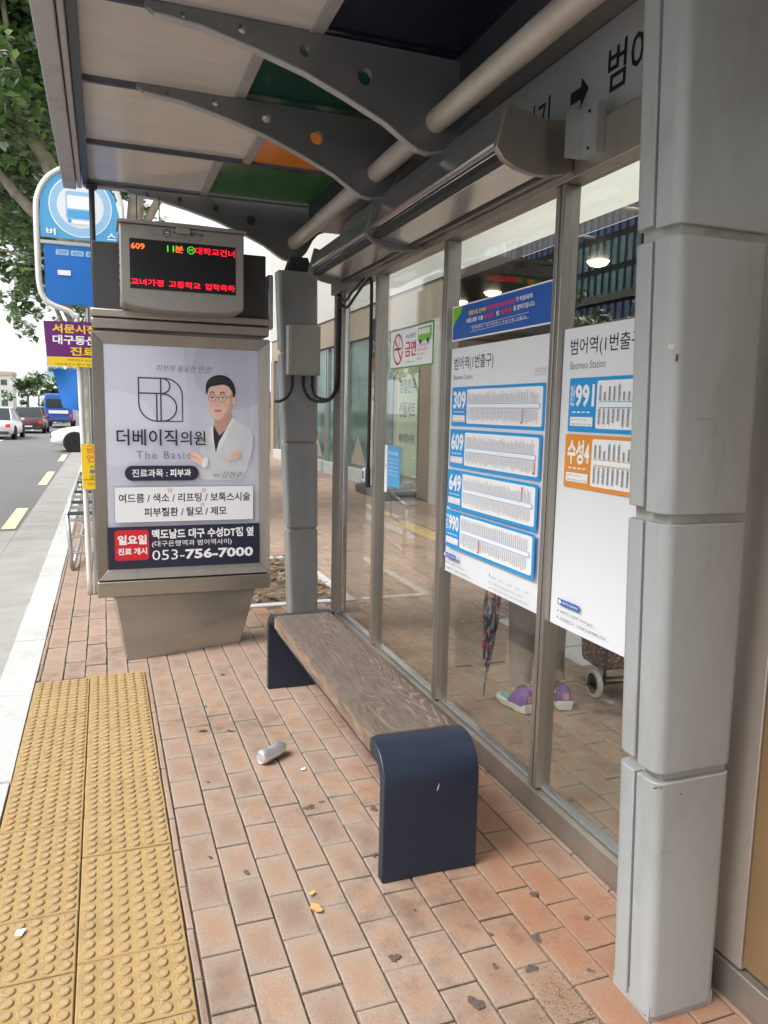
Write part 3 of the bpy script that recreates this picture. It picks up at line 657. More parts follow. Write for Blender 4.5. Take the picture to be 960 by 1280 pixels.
# roof frame
YN, YF = -3.2, 5.46
t_ = MB(); t_.box(-.205, -.125, YN, YF, 2.875, 2.99, 'fascia'); t_.box(-.121, -.093, YN, YF, 2.885, 2.985, 'fascia'); t_.build('left_fascia', sh, bevel=0.006)
t_ = MB(); t_.box(-.089, -.052, YN, YF - .05, 2.905, 2.975, 'roof_dark'); t_.build('gutter_channel', sh)
t_ = MB(); t_.box(-.089, 1.55, YF - .055, YF, 2.893, 2.985, 'fascia'); t_.box(-.05, 1.5, YF - .11, YF - .059, 2.905, 2.97, 'roof_dark'); t_.build('end_fascia', sh, bevel=0.004)
bays = [(4.575, 5.345, .66, 'poly_green'), (3.735, 4.575, .81, 'poly_orange'), (2.99, 3.735, .62, 'poly_dark_green'), (2.19, 2.99, .79, 'poly_navy'), (1.4, 2.19, .62, 'poly_navy'), (.6, 1.4, .79, 'poly_green'), (-.2, .6, .62, 'poly_orange'), (-1.0, -.2, .79, 'poly_dark_green'), (-3.1, -1.0, .62, 'poly_navy')]
for y0, y1, px, mt in bays:
    t_ = MB(); t_.box(-.052, px - .02, y0 + .02, y1 - .02, 2.918, 2.926, 'poly_grey'); t_.build('roof_panel', sh, smooth=False)
    t_ = MB(); t_.box(px + .02, 1.37, y0 + .02, y1 - .02, 2.912, 2.920, mt); t_.build('coloured_roof_panel', sh, smooth=False)
    t_ = MB(); t_.box(px - .02, px + .02, y0 + .012, y1 - .012, 2.897, 2.94, 'fascia'); t_.build('purlin', sh)
    t_ = MB(); t_.box(-.05, 1.37, y0 - .011, y0 + .011, 2.896, 2.945, 'roof_dark'); t_.box(-.05, 1.36, y0 + .0125, y0 + .022, 2.90, 2.935, 'fascia'); t_.build('cross_bar', sh)
t_ = MB(); t_.box(.95, 1.04, 4.05, 4.2, 2.908, 2.9115, 'paper'); t_.build('patch', sh, smooth=False)
t_ = MB(); t_.box(1.372, 1.39, YN, YF - .12, 2.745, 2.97, 'roof_dark'); t_.box(1.39, 1.62, YN, YF - .12, 2.742, 2.76, 'soffit'); t_.box(1.602, 1.62, YN, YF - .12, 2.44, 2.742, 'soffit'); t_.box(1.36, 1.62, YN, YF - .06, 2.975, 2.99, 'fascia')
t_.build('soffit', sh)
# glass wall
HZ0, HZ1 = 2.285, 2.43
mull = [(-0.46, .14), (0.475, .14), (1.41, .14), (2.35, .14), (3.28, .14), (4.22, .14), (5.05, .30)]
XW = 1.53
for yc, w in mull:
    m_ = MB()
    if w > .2:
        m_.box(XW - .03, XW + .03, 4.93, 5.02, 0.10, HZ0 + .02, 'steel'); m_.box(XW - .022, XW + .02, 5.024, 5.13, .0, HZ0 + .06, 'steel'); m_.box(XW - .012, XW + .012, 4.90, 4.929, .125, HZ0, 'steel_bright')
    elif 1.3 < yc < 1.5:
        m_.box(XW - .035, XW + .03, 1.334, 1.450, 0.102, HZ0 - .001, 'post_steel_lit')
    else:
        m_.box(XW - .035, XW + .03, yc + .001, yc + .026, 0.102, HZ0 - .001, 'steel'); m_.box(XW - .026, XW + .024, yc - .006, yc + .0005, 0.102, HZ0 - .001, 'steel'); m_.box(XW - .035, XW + .03, yc - .028, yc - .0065, 0.102, HZ0 - .001, 'steel'); m_.box(XW - .012, XW + .012, yc + .0265, yc + .040, 0.103, HZ0 - .002, 'steel_bright')
    m_.build('mullion', sh, bevel=0.003)
m_ = MB(); m_.box(XW - .04, XW + .03, -3.1, 5.10, 0.0, 0.095, 'steel'); m_.box(XW - .014, XW + .025, -3.1, 4.92, 0.097, 0.112, 'steel_bright'); m_.build('bottom_rail', sh, bevel=0.004)
m_ = MB(); m_.box(XW - .045, XW + .04, -3.1, 5.14, HZ0, HZ1, 'steel'); m_.build('header_beam', sh, bevel=0.004)
edges = [(-3.0, -.49), (-.419, .446), (.516, 1.333), (1.451, 2.321), (2.391, 3.251), (3.321, 4.191), (4.261, 4.90)]
for a, b in edges:
    m_ = MB(); m_.box(XW - .004, XW + .004, a + .001, b - .001, .1125, HZ0 - .0015, 'pane_glass'); m_.build('window_pane', sh, smooth=False)
m_ = MB(); m_.box(XW - .03, XW - .012, .52, 1.332, .114, 1.95, 'bronze'); m_.build('gold_reflection_panel', sh, bevel=.002)  # added panel, its bronze colour stands in for gold reflected in the pane
# header sign panel, facing the road
sg = MB(); sg.box(XW + .0, XW + .02, -2.8, 5.0, 2.432, 2.738, 'sign_grey'); sgo = sg.build('direction_sign_panel', sh, smooth=False)
P = Print((XW, 3.5, 0), (0, -1, 0), (0, 0, 1), (-1, 0, 0)); P.off = .0005
P.text('서구청방면 경산경기', .05, 1.0, 2.50, 2.64, 'ink', .012)
P.poly([(1.13, 2.555), (1.19, 2.555), (1.19, 2.525), (1.235, 2.575), (1.19, 2.625), (1.19, 2.595), (1.13, 2.595)], 'ink')
P.text('범어역', 1.335, 1.66, 2.515, 2.655, 'ink', .012)
P.build('sign_lettering', sgo)

# ------------------------------------------------------------------ overhead air unit on the header
au = empty('air_curtain', (1.35, 3.4, 2.3), 'long silver overhead fan unit bolted under the shelter header above the glass', 'fan unit')
def arc_prof(dx=0, dz=0, g=0):
    return [(1.240 - g, 2.47 + g), (1.222 - g, 2.41), (1.205 - g, 2.352 - g * .4), (1.222, 2.325 - g), (1.27, 2.303 - g), (1.33, 2.291 - g), (1.40, 2.292 - g), (1.46, 2.305 - g), (1.482, 2.312), (1.482, 2.45 + g), (1.36, 2.445 + g)]
for a, b in ((2.29, 3.54), (3.575, 4.62)):
    m_ = MB(); m_.prism([(1.250, 2.466), (1.234, 2.41), (1.219, 2.365), (1.236, 2.355), (1.236, 2.335), (1.262, 2.335), (1.262, 2.318), (1.40, 2.303), (1.40, 2.32), (1.42, 2.32), (1.42, 2.306), (1.478, 2.316), (1.478, 2.45)], 'y', a, b, 'steel_bright')
    o = m_.build('housing', au, bevel=.002)
    m_ = MB(); m_.box(1.2245, 1.2605, a + .01, b - .01, 2.322, 2.345, 'black'); m_.box(1.400, 1.421, a + .01, b - .01, 2.2985, 2.312, 'black'); m_.build('slot', o)
    m_ = MB(); m_.tube([(1.216, a, 2.372), (1.216, b, 2.372)], .010, 'steel_bright', 10); m_.build('front_lip', o)
for y0, y1 in ((2.262, 2.288), (3.543, 3.572), (4.622, 4.645)):
    m_ = MB(); m_.prism(arc_prof(g=.012), 'y', y0, y1, 'steel' if y0 < 3 else 'arm_paint'); m_.build('end_plate', au, bevel=.003)
for y in (2.22, 3.30, 4.30):
    m_ = MB(); m_.box(1.455, 1.4845, y - .12, y - .035, 2.318, 2.47, 'galv'); m_.box(1.4, 1.455, y - .0345, y - .03, 2.318, 2.47, 'galv')
    for zz in (2.34, 2.45): m_.lathe([(.005, 0), (.005, -.004)], 'black', (1.4545, y - .078, zz), 8, 'x')
    m_.build('bracket', au)

# ------------------------------------------------------------------ bench
bench = empty('bench', (.96, 3.0, 0), 'long bench with dark grooved wood seat and curved navy steel ends', 'bench')
def bench_end(yo, yi):
    s_ = 1 if yi > yo else -1; th = .042; r = .115; zt = .435; pr = []
    pr.append((yo, 0)); 
    for k in range(9):
        w = R(180 - 90 * k / 8); pr.append((yo + s_ * (r + r * math.cos(w)), zt - r + r * math.sin(w)))
    pr.append((yi, zt)); pr.append((yi, zt - th - .012))
    r2 = r - th
    for k in range(9):
        w = R(90 + 90 * k / 8); pr.append((yo + s_ * (r + r2 * math.cos(w)), zt - r + r2 * math.sin(w)))
    pr.append((yo + s_ * th, 0))
    m_ = MB(); m_.prism(pr, 'x', .800, 1.135, 'navy_paint'); return m_.build('curved_end', bench, bevel=.004, angle=30)
e1 = bench_end(2.10, 2.245); bench_end(3.935, 3.785)
m_ = MB()
for (a, b, c) in ((.985, .30, 25),):
    m_.add([(a - .004, 2.0975, b - .012), (a + .003, 2.0975, b - .004), (a + .006, 2.0975, b + .016), (a - .001, 2.0975, b + .006)], [(0, 1, 2, 3)], 'scratch')
m_.build('scratch_mark', e1, smooth=False)
m_ = MB()
nxs, nys = 14, 60; top = []; rw = random.Random(8)
for j in range(nys + 1):
    for i in range(nxs + 1):
        x = .808 + (1.115 - .808) * i / nxs; y = 2.25 + (3.78 - 2.25) * j / nys
        d = min(i, nxs - i, 1); x += (0.004 * mnoise.noise(Vector((1, y * 9, i * .1))) if i in (0, nxs) else 0)
        top.append((x, y, .4375 - (0.006 if d == 0 else 0) + .0012 * mnoise.noise(Vector((x * 30, y * 4, 0)))))
n1 = (nxs + 1) * (nys + 1)
fs = [(j * (nxs + 1) + i, j * (nxs + 1) + i + 1, (j + 1) * (nxs + 1) + i + 1, (j + 1) * (nxs + 1) + i) for j in range(nys) for i in range(nxs)]
m_.add(top, fs, 'wood')
for side in (0, nxs):
    t0 = [top[j * (nxs + 1) + side] for j in range(nys + 1)]; t1 = [(p[0] + (0.002 * mnoise.noise(Vector((3, p[1] * 14, 1)))), p[1], .375) for p in t0]
    m_.add(t0 + t1, [(j, j + 1, j + 1 + nys + 1, j + nys + 1) for j in range(nys)], 'wood_edge')
m_.box(.81, 1.112, 2.252, 3.778, .372, .3755, 'wood_edge')
for j in (0, nys):
    t0 = [top[j * (nxs + 1) + i] for i in range(nxs + 1)]; m_.add(t0 + [(p[0], p[1], .375) for p in t0], [(i, i + 1, i + 2 + nxs, i + 1 + nxs) for i in range(nxs)], 'wood_edge')
m_.build('wooden_seat', bench, angle=50)
m_ = MB(); m_.box(.83, .87, 2.2, 3.83, .335, .371, 'navy_paint'); m_.box(1.06, 1.10, 2.2, 3.83, .335, .371, 'navy_paint'); m_.build('seat_rail', bench)

# ------------------------------------------------------------------ crushed can, dry leaf, litter
can = empty('drink_can', (.65, 3.08, .034), 'crushed silver drink can lying on its side on the pavers', 'can')
prof = [(.010, 0), (.024, .002), (.027, .008), (.033, .016), (.033, .06), (.0315, .085), (.033, .11), (.033, .117), (.027, .127), (.024, .130), (.023, .127)]
m_ = MB(); m_.lathe([(r * .95, h * 1.12 - .070) for r, h in prof], 'can_metal', seg=26)
V = []
for (x, y, z) in m_.v:
    dd = .010 * max(0, 1 - abs(z - .01) / .04) * max(0, y / .033); V.append((x, y - dd, z))
m_.v = V
m_.m = [(m_.mi('black') if (f // 26 in (3, 4, 5) and f % 26 in (9, 10, 11, 12)) else v) for f, v in enumerate(m_.m)]
A = Matrix.Translation((.65, 3.078, .031)) @ Matrix.Rotation(R(-54), 4, 'Z') @ Matrix.Rotation(R(90), 4, 'X')
m_.v = [tuple(A @ Vector(v)) for v in m_.v]; cb = m_.build('can_body', can, angle=50)
m_ = MB(); m_.lathe([(.0215, -.066), (.0215, -.063)], 'galv', seg=16); m_.lathe([(.008, -.069), (.008, -.066)], 'black', (.004, .006, 0), seg=12); m_.v = [tuple(A @ Vector(v)) for v in m_.v]; m_.build('can_lid', can)
def leaf_obj(x, y, s_, rz, label, mt='leaf_dry'):
    pts = [(0, -.5), (.20, -.30), (.24, -.05), (.34, .12), (.22, .30), (.08, .5), (-.08, .36), (-.30, .24), (-.20, 0), (-.22, -.28)]
    m_ = MB(); c_, s2 = math.cos(rz), math.sin(rz)
    vs = [(x + (a * c_ - b * s2) * s_, y + (a * s2 + b * c_) * s_, .006 + .25 * s_ * (a * a + b * b)) for a, b in pts] + [(x, y, .006)]
    m_.add(vs, [(i, (i + 1) % 10, 10) for i in range(10)], mt); m_.build('dry_leaf', smooth=False, label=label, cat='leaf')
leaf_obj(.567, 2.045, .055, .5, 'larger yellow dry leaf on the pavers in front of the bench')
leaf_obj(.573, 2.12, .028, 2.2, 'small curled dry leaf just beyond the larger yellow leaf')
leaf_obj(.395, 3.46, .05, 1.1, 'thin brown leaf scrap beside the tactile strip', 'litter')
leaf_obj(1.15, 5.15, .10, .3, 'small heap of dry leaf by the foot of the advertising column', 'litter')
m_ = MB(); m_.add([(-.275, 2.20, .0075), (-.255, 2.19, .009), (-.245, 2.215, .012), (-.27, 2.222, .008)], [(0, 1, 2, 3)], 'paper_white'); m_.build('paper_scrap', smooth=False, label='tiny white paper scrap on the yellow studded tiles', cat='litter')
m_ = MB(); m_.add([(.74, 2.93, .004), (.757, 2.925, .007), (.762, 2.94, .009), (.745, 2.945, .004)], [(0, 1, 2, 3)], 'paper_white'); m_.build('paper_scrap', smooth=False, label='tiny white paper scrap on the pavers beside the bench', cat='litter')

m_ = MB(); rs_ = random.Random(31)
for k in range(2600):
    if k < 1700: x, y = rs_.gauss(1.12, .075), rs_.gauss(1.47, .06)
    elif k < 2200: x, y = 1.485 - abs(rs_.gauss(0, .03)), rs_.uniform(1.5, 4.9)
    else: x, y = rs_.uniform(.25, 1.45), rs_.uniform(1.4, 5)
    if x > 1.486: continue
    r = rs_.uniform(.0008, .0022) * (1.3 if k % 9 == 0 else 1); z = .001; a = rs_.random() * 6.3
    m_.add([(x + r * math.cos(a), y + r * math.sin(a), z), (x + r * math.cos(a + 2.1), y + r * math.sin(a + 2.1), z), (x + r * math.cos(a + 4.2), y + r * math.sin(a + 4.2), z), (x, y, z + r * 1.1)], [(0, 1, 3), (1, 2, 3), (2, 0, 3)], 'grit' if k % 3 else 'soil')
m_.build('sand_grit', smooth=False, label='sandy grit scattered on the pavers around the near pillar foot', cat='sand', kind='stuff')

# ================================================================== ADVERTISING COLUMN
ad = empty('advertising_column', (.46, 4.85, 0), 'stainless steel advertising column with a clinic poster at the end of the shelter', 'advertising column')
YA = 4.70
m_ = MB(); zt, zb = .365, -.01
m_.hexa([(.10, 4.60, zb), (.80, 4.79, zb), (.78, 4.98, zb), (.08, 4.80, zb), (.03, 4.72, zt), (.885, 4.72, zt), (.885, 4.98, zt), (.03, 4.98, zt)], 'steel_h'); m_.build('tapered_foot', ad, bevel=.008)
m_ = MB(); m_.box(-.058, .975, YA + .004, 5.0, .365, .462, 'steel_h'); m_.build('lower_band', ad, bevel=.006)
m_ = MB(); m_.box(-.05, .967, YA + .02, 4.99, .466, 1.93, 'dark_box'); m_.build('cabinet', ad)
fr = empty('frame'); 
bpy.data.objects.remove(fr)
o_, i_ = (-.055, .973, .472, 1.925), (.008, .905, .538, 1.858)
def mitre(name, pts):
    m_ = MB(); y0, y1, y2 = YA, YA + .03, YA + .012
    a, b, c, d = pts   # outer start, outer end, inner end, inner start
    m_.add([(a[0], y0, a[1]), (b[0], y0, b[1]), (c[0], y2, c[1]), (d[0], y2, d[1]), (a[0], y1 + .01, a[1]), (b[0], y1 + .01, b[1]), (c[0], y1 + .01, c[1]), (d[0], y1 + .01, d[1])],
           [(0, 1, 2, 3), (4, 7, 6, 5), (0, 4, 5, 1), (1, 5, 6, 2), (2, 6, 7, 3), (3, 7, 4, 0)], 'steel'); return m_.build(name, ad, bevel=.002)
q = .0012
mitre('frame_side', [(o_[0], o_[2]), (o_[0], o_[3]), (i_[0], i_[3] + q), (i_[0], i_[2] - q)])
mitre('frame_side', [(o_[1], o_[3]), (o_[1], o_[2]), (i_[1], i_[2] - q), (i_[1], i_[3] + q)])
mitre('frame_side', [(o_[0] + q * 2, o_[3]), (o_[1] - q * 2, o_[3]), (i_[1] - q, i_[3]), (i_[0] + q, i_[3])])
mitre('frame_side', [(o_[1] - q * 2, o_[2]), (o_[0] + q * 2, o_[2]), (i_[0] + q, i_[2]), (i_[1] - q, i_[2])])
m_ = MB(); m_.box(-.052, .97, YA + .012, 4.99, 1.945, 2.005, 'steel_h'); m_.build('upper_band', ad, bevel=.008)
m_ = MB(); m_.box(-.055, .972, YA + .0, 4.995, 2.010, 2.055, 'steel_h'); m_.build('upper_band', ad, bevel=.008)
m_ = MB(); m_.box(-.04, .955, YA + .04, 4.99, 2.058, 2.43, 'dark_box'); m_.build('head_box', ad, bevel=.004)
m_ = MB(); m_.box(.972, 1.0, 4.80, 4.93, 1.50, 1.62, 'dark_box'); m_.box(.974, 1.01, 4.78, 4.95, 2.0, 2.33, 'galv'); m_.build('side_bracket', ad, bevel=.01)
m_ = MB(); m_.box(.006, .907, YA + .0155, YA + .018, .536, 1.86, 'ad_paper'); pst = m_.build('poster', ad, smooth=False)
P = Print((0, YA + .0155, 0), (1, 0, 0), (0, 0, 1), (0, -1, 0), .00025)
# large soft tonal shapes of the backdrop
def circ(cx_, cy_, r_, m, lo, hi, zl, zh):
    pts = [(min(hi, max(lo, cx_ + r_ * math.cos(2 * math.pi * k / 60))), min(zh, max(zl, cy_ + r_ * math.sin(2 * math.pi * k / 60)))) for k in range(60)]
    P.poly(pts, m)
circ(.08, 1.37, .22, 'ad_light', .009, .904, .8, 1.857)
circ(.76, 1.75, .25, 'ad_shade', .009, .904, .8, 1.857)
P.text('피부에 필요한 만큼!', .297, .625, 1.712, 1.752, 'ink_grey', 0.0, .25)
W_ = .0085
lx0, lx1, lz0, lz1 = .197, .446, 1.420, 1.672
def arcp(cx_, cz_, r_, a0, a1, n=14, ry=None): return [(cx_ + r_ * math.cos(R(a0 + (a1 - a0) * k / n)), cz_ + (ry or r_) * math.sin(R(a0 + (a1 - a0) * k / n))) for k in range(n + 1)]
P.stroke([(lx0, lz1), (.345, lz1)] + arcp(.345, lz1 - .101, .101, 90, 0) + [(lx1, lz0), (.30, lz0)] + arcp(.30, lz0 + .103, .103, 270, 180) + [(lx0, lz1 + W_ / 2)], W_, 'ink_navy')
P.stroke([(lx0, 1.583), (.322, 1.583)], W_, 'ink_navy'); P.stroke([(.322, lz1), (.322, lz0)], W_, 'ink_navy'); P.stroke([(.298, 1.583), (.298, lz0)], W_, 'ink_navy')
P.stroke([(.322, lz1)] + arcp(.330, 1.628, .044, 90, -90) + [(.322, 1.583)], W_, 'ink_navy')
P.stroke([(.322, 1.583)] + arcp(.332, 1.501, .080, 90, -90) + [(.322, lz0)], W_, 'ink_navy')
# clinic portrait, a man in a white coat with folded arms (print on the poster)
def blob(pts, m, n=5):
    q = [Vector((a, b, 0)) for a, b in pts]; k_ = len(q); out = []
    for i in range(k_):
        a, b, c, d = q[i - 1], q[i], q[(i + 1) % k_], q[(i + 2) % k_]
        for t in [u / n for u in range(n)]:
            v = 0.5 * ((2 * b) + (c - a) * t + (2 * a - 5 * b + 4 * c - d) * t * t + (-a + 3 * b - 3 * c + d) * t ** 3); out.append((v.x, v.y))
    P.poly(out, m)
P.poly([(.548, 1.075), (.540, 1.15), (.548, 1.25), (.556, 1.33), (.572, 1.368), (.62, 1.400), (.655, 1.43), (.70, 1.40), (.742, 1.448), (.756, 1.440), (.80, 1.412), (.845, 1.385), (.862, 1.355), (.868, 1.31), (.862, 1.25), (.848, 1.20), (.825, 1.12), (.80, 1.070), (.70, 1.063), (.60, 1.066)], 'p_coat')
blob([(.640, 1.47), (.728, 1.48), (.738, 1.44), (.700, 1.375), (.664, 1.335), (.640, 1.37), (.634, 1.41)], 'p_neck')
P.poly([(.628, 1.405), (.642, 1.375), (.664, 1.338), (.705, 1.378), (.690, 1.352), (.668, 1.305), (.648, 1.245), (.641, 1.232), (.632, 1.270), (.626, 1.33)], 'ink_navy')
P.poly([(.742, 1.449), (.757, 1.439), (.738, 1.395), (.712, 1.378), (.722, 1.362), (.672, 1.270), (.641, 1.231), (.660, 1.300), (.690, 1.352), (.715, 1.395)], 'p_coat_lt')
P.poly([(.622, 1.402), (.610, 1.385), (.614, 1.32), (.641, 1.231), (.630, 1.30), (.626, 1.36)], 'p_coat_lt')
blob([(.590, 1.545), (.590, 1.590), (.606, 1.650), (.66, 1.672), (.73, 1.655), (.752, 1.60), (.748, 1.545), (.732, 1.492), (.700, 1.450), (.664, 1.434), (.632, 1.440), (.606, 1.478), (.594, 1.515)], 'p_skin')
blob([(.752, 1.60), (.748, 1.545), (.732, 1.492), (.702, 1.452), (.668, 1.436), (.690, 1.462), (.712, 1.495), (.724, 1.540), (.730, 1.590)], 'p_skin_mid')
blob([(.600, 1.520), (.618, 1.505), (.628, 1.520), (.614, 1.535)], 'p_blush'); blob([(.690, 1.512), (.712, 1.510), (.715, 1.530), (.695, 1.535)], 'p_blush')
blob([(.746, 1.575), (.760, 1.582), (.768, 1.565), (.762, 1.538), (.750, 1.525), (.745, 1.545)], 'p_skin'); P.stroke([(.752, 1.570), (.759, 1.565), (.757, 1.545)], .0025, 'p_skin_dark')
blob([(.588, 1.585), (.583, 1.628), (.596, 1.668), (.628, 1.694), (.672, 1.704), (.716, 1.692), (.746, 1.662), (.762, 1.618), (.759, 1.580), (.748, 1.572), (.742, 1.600), (.722, 1.632), (.690, 1.646), (.650, 1.640), (.620, 1.634), (.602, 1.622), (.595, 1.600)], 'hair_print')
P.stroke([(.60, 1.655), (.635, 1.680), (.68, 1.686)], .004, 'p_hairlight'); P.stroke([(.61, 1.645), (.65, 1.666), (.70, 1.668)], .003, 'p_hairlight')
for ex_, w_ in ((.622, .011), (.683, .012)):
    blob([(ex_ - w_, 1.566), (ex_, 1.573), (ex_ + w_, 1.566), (ex_, 1.561)], 'p_white'); P.disc(ex_, 1.5665, .0052, 'ink', seg=12); P.stroke([(ex_ - w_ - .001, 1.567), (ex_, 1.5745), (ex_ + w_ + .001, 1.567)], .0028, 'ink')
    P.stroke([(ex_ - w_ - .003, 1.594), (ex_ - .002, 1.602), (ex_ + w_ + .004, 1.597)], .005, 'hair_print'); P.stroke(arcp(ex_, 1.565, .0225 if ex_ < .65 else .024, 0, 352, 26), .0026, 'p_frame')
P.stroke([(.6445, 1.568), (.652, 1.572), (.659, 1.568)], .0026, 'p_frame'); P.stroke([(.707, 1.570), (.752, 1.578)], .0026, 'p_frame')
P.stroke([(.650, 1.556), (.645, 1.530), (.640, 1.520), (.650, 1.514), (.662, 1.517)], .0028, 'p_skin_dark'); P.stroke([(.668, 1.535), (.670, 1.520), (.664, 1.515)], .002, 'p_skin_mid')
blob([(.630, 1.489), (.644, 1.495), (.652, 1.493), (.662, 1.496), (.680, 1.490), (.662, 1.482), (.646, 1.481)], 'p_lip'); P.stroke([(.631, 1.489), (.652, 1.488), (.679, 1.490)], .0018, 'p_lipdark'); P.stroke([(.640, 1.462), (.655, 1.458), (.668, 1.462)], .002, 'p_skin_mid')
P.stroke([(.548, 1.19), (.60, 1.175), (.66, 1.150), (.74, 1.148), (.80, 1.168), (.850, 1.215)], .0045, 'p_coat_fold'); P.stroke([(.575, 1.30), (.60, 1.25), (.64, 1.21), (.70, 1.195)], .0035, 'p_coat_fold'); P.stroke([(.812, 1.395), (.822, 1.32), (.800, 1.255)], .0035, 'p_coat_fold')
P.stroke([(.565, 1.34), (.572, 1.27), (.580, 1.20)], .003, 'p_coat_fold'); P.stroke([(.672, 1.268), (.690, 1.20), (.70, 1.19)], .003, 'p_coat_fold'); P.stroke([(.75, 1.35), (.79, 1.30), (.80, 1.26)], .003, 'p_coat_fold'); P.stroke([(.60, 1.13), (.70, 1.10), (.79, 1.11)], .003, 'p_coat_fold')
blob([(.862, 1.35), (.868, 1.31), (.862, 1.25), (.848, 1.20), (.828, 1.13), (.835, 1.20), (.842, 1.26), (.846, 1.31)], 'p_coat_fold')
blob([(.470, 1.212), (.480, 1.232), (.500, 1.240), (.524, 1.236), (.552, 1.215), (.580, 1.192), (.574, 1.160), (.548, 1.155), (.52, 1.172), (.49, 1.190), (.474, 1.198)], 'p_skin')
for k in range(3): P.stroke([(.472 + k * .010, 1.222 - k * .009), (.500 + k * .008, 1.216 - k * .008), (.522 + k * .006, 1.206 - k * .006)], .002, 'p_skin_dark')
P.stroke([(.476, 1.233), (.505, 1.236)], .0018, 'p_skin_dark'); blob([(.555, 1.150), (.585, 1.150), (.590, 1.200), (.570, 1.205)], 'p_coat')
blob([(.694, 1.188), (.715, 1.212), (.740, 1.236), (.775, 1.252), (.790, 1.250), (.786, 1.236), (.790, 1.226), (.782, 1.214), (.776, 1.204), (.745, 1.196), (.715, 1.186)], 'p_skin')
for k in range(3): P.stroke([(.738, 1.226 - k * .010), (.765, 1.232 - k * .009), (.785, 1.236 - k * .010)], .002, 'p_skin_dark')
P.text('더베이직', .068, .412, 1.275, 1.372, 'ink_navy', .012); P.text('의원', .430, .578, 1.278, 1.365, 'ink_navy', .012)
P.text('The Basic', .177, .490, 1.197, 1.243, 'ink_grey', .0, space=1.25)
P.rect(.109, .535, 1.066, 1.156, 'ink_navy', r=.044)
P.text('진료과목 :', .150, .352, 1.088, 1.136, 'paper_white', .015); P.text('피부과', .367, .490, 1.088, 1.136, 'paper_white', .03)
P.text('원장', .622, .660, 1.088, 1.104, 'ink_grey', .02); P.text('강현수', .675, .800, 1.080, 1.118, 'ink_grey', 0, .3)
P.rect(.047, .869, .816, 1.031, 'ink_grey'); P.rect(.0495, .8665, .8185, 1.0285, 'ad_box')
P.text('여드름 / 색소 / 리프팅 / 보톡스시술', .072, .848, .935, .990, 'ink_navy', .018)
P.text('피부질환 / 탈모 / 제모', .214, .702, .850, .904, 'ink_navy', .018)
def star(a, b, r):
    P.stroke([(a + (r if k % 2 == 0 else r * .45) * math.cos(R(90 + 36 * k)), b + (r if k % 2 == 0 else r * .45) * math.sin(R(90 + 36 * k))) for k in range(10)], .003, 'p_red', closed=True)
star(.366, 1.008, .015); star(.566, 1.006, .015); star(.556, .917, .014)
P.rect(.0065, .9065, .5365, .792, 'ink_navy')
P.rect(.044, .238, .589, .772, 'p_red', r=.02)
P.text('일요일', .060, .226, .684, .742, 'paper_white', .04); P.text('진료 개시', .060, .226, .622, .664, 'paper_white', .035)
P.text('맥도날드 대구 수성DT점 옆', .256, .868, .712, .772, 'paper_white', .035)
P.text('(대구은행역과 범어역사이)', .256, .732, .660, .702, 'paper_white', .005)
P.text('053-', .255, .445, .583, .645, 'paper_white', .0); P.text('756-7000', .450, .866, .583, .645, 'paper_white', .035)
P.build('print', pst)
m_ = MB(); m_.box(.0085, .9045, YA + .0118, YA + .0128, .5385, 1.8575, 'cover_glass'); m_.build('glass_cover', ad, smooth=False)
# thin dark pole from the column head to the roof end
m_ = MB(); m_.tube([(-.035, 5.40, 2.30), (-.035, 5.40, 2.895)], .018, 'roof_dark', 12); m_.lathe([(.035, 2.875), (.035, 2.892)], 'roof_dark', (-.035, 5.40, 0), 14)
m_.build('roof_prop', sh)

# ------------------------------------------------------------------ LED arrival display
led = empty('arrival_display', (.44, 4.6, 2.05), 'grey bus arrival display with red running text mounted over the clinic poster', 'display')
YL = 4.47
m_ = MB()
body = [(.104, 2.485), (.104, 2.08), (.112, 2.062), (.20, 2.045), (.32, 2.036), (.44, 2.034), (.56, 2.036), (.68, 2.042), (.765, 2.055), (.775, 2.075), (.775, 2.485)]
m_.prism(body, 'y', YL, YL + .25, 'led_case'); c_ = m_.build('case', led, bevel=.008)
m_ = MB(); m_.prism([(.092, 2.486), (.787, 2.486), (.787, 2.502), (.50, 2.507), (.37, 2.507), (.092, 2.502)], 'y', YL - .018, YL + .26, 'led_case'); m_.build('cap', led, bevel=.005)
m_ = MB(); m_.box(.40, .475, YL - .022, YL - .001, 2.452, 2.4855, 'led_case'); m_.build('catch', led, bevel=.004)
m_ = MB(); m_.box(.155, .727, YL - .002, YL - .0005, 2.144, 2.408, 'screen'); scn = m_.build('screen', led, smooth=False)
P = Print((0, YL - .002, 0), (1, 0, 0), (0, 0, 1), (0, -1, 0))
P.text('609', .162, .234, 2.352, 2.385, 'led_orange', .02); P.text('11', .352, .388, 2.352, 2.386, 'led_green', .01); P.text('분', .392, .440, 2.352, 2.388, 'led_orange', .015)
P.stroke(arcp(.480, 2.370, .019, 0, 350), .004, 'led_green'); P.text('버', .470, .490, 2.360, 2.380, 'led_green', .01)
P.text('대학교건너', .502, .722, 2.352, 2.390, 'led_red', .02)
P.text('교녀가정', .158, .330, 2.162, 2.198, 'led_red', .02); P.text('고등학교', .358, .530, 2.162, 2.198, 'led_red', .02); P.text('입학축하', .556, .722, 2.162, 2.198, 'led_red', .02)
P.build('running_text', scn)
P = Print((0, YL - .0005, 0), (1, 0, 0), (0, 0, 1), (0, -1, 0))
P.disc(.353, 2.450, .022, 'ink'); P.disc(.353, 2.450, .016, 'sign_grey'); P.rect(.342, .364, 2.443, 2.459, 'ink', r=.003); P.rect(.345, .361, 2.450, 2.456, 'paper')
P.text('버스정보', .386, .552, 2.447, 2.466, 'ink', .01); P.text('BUS INFORMATION SYSTEM', .386, .555, 2.432, 2.439, 'ink_grey')
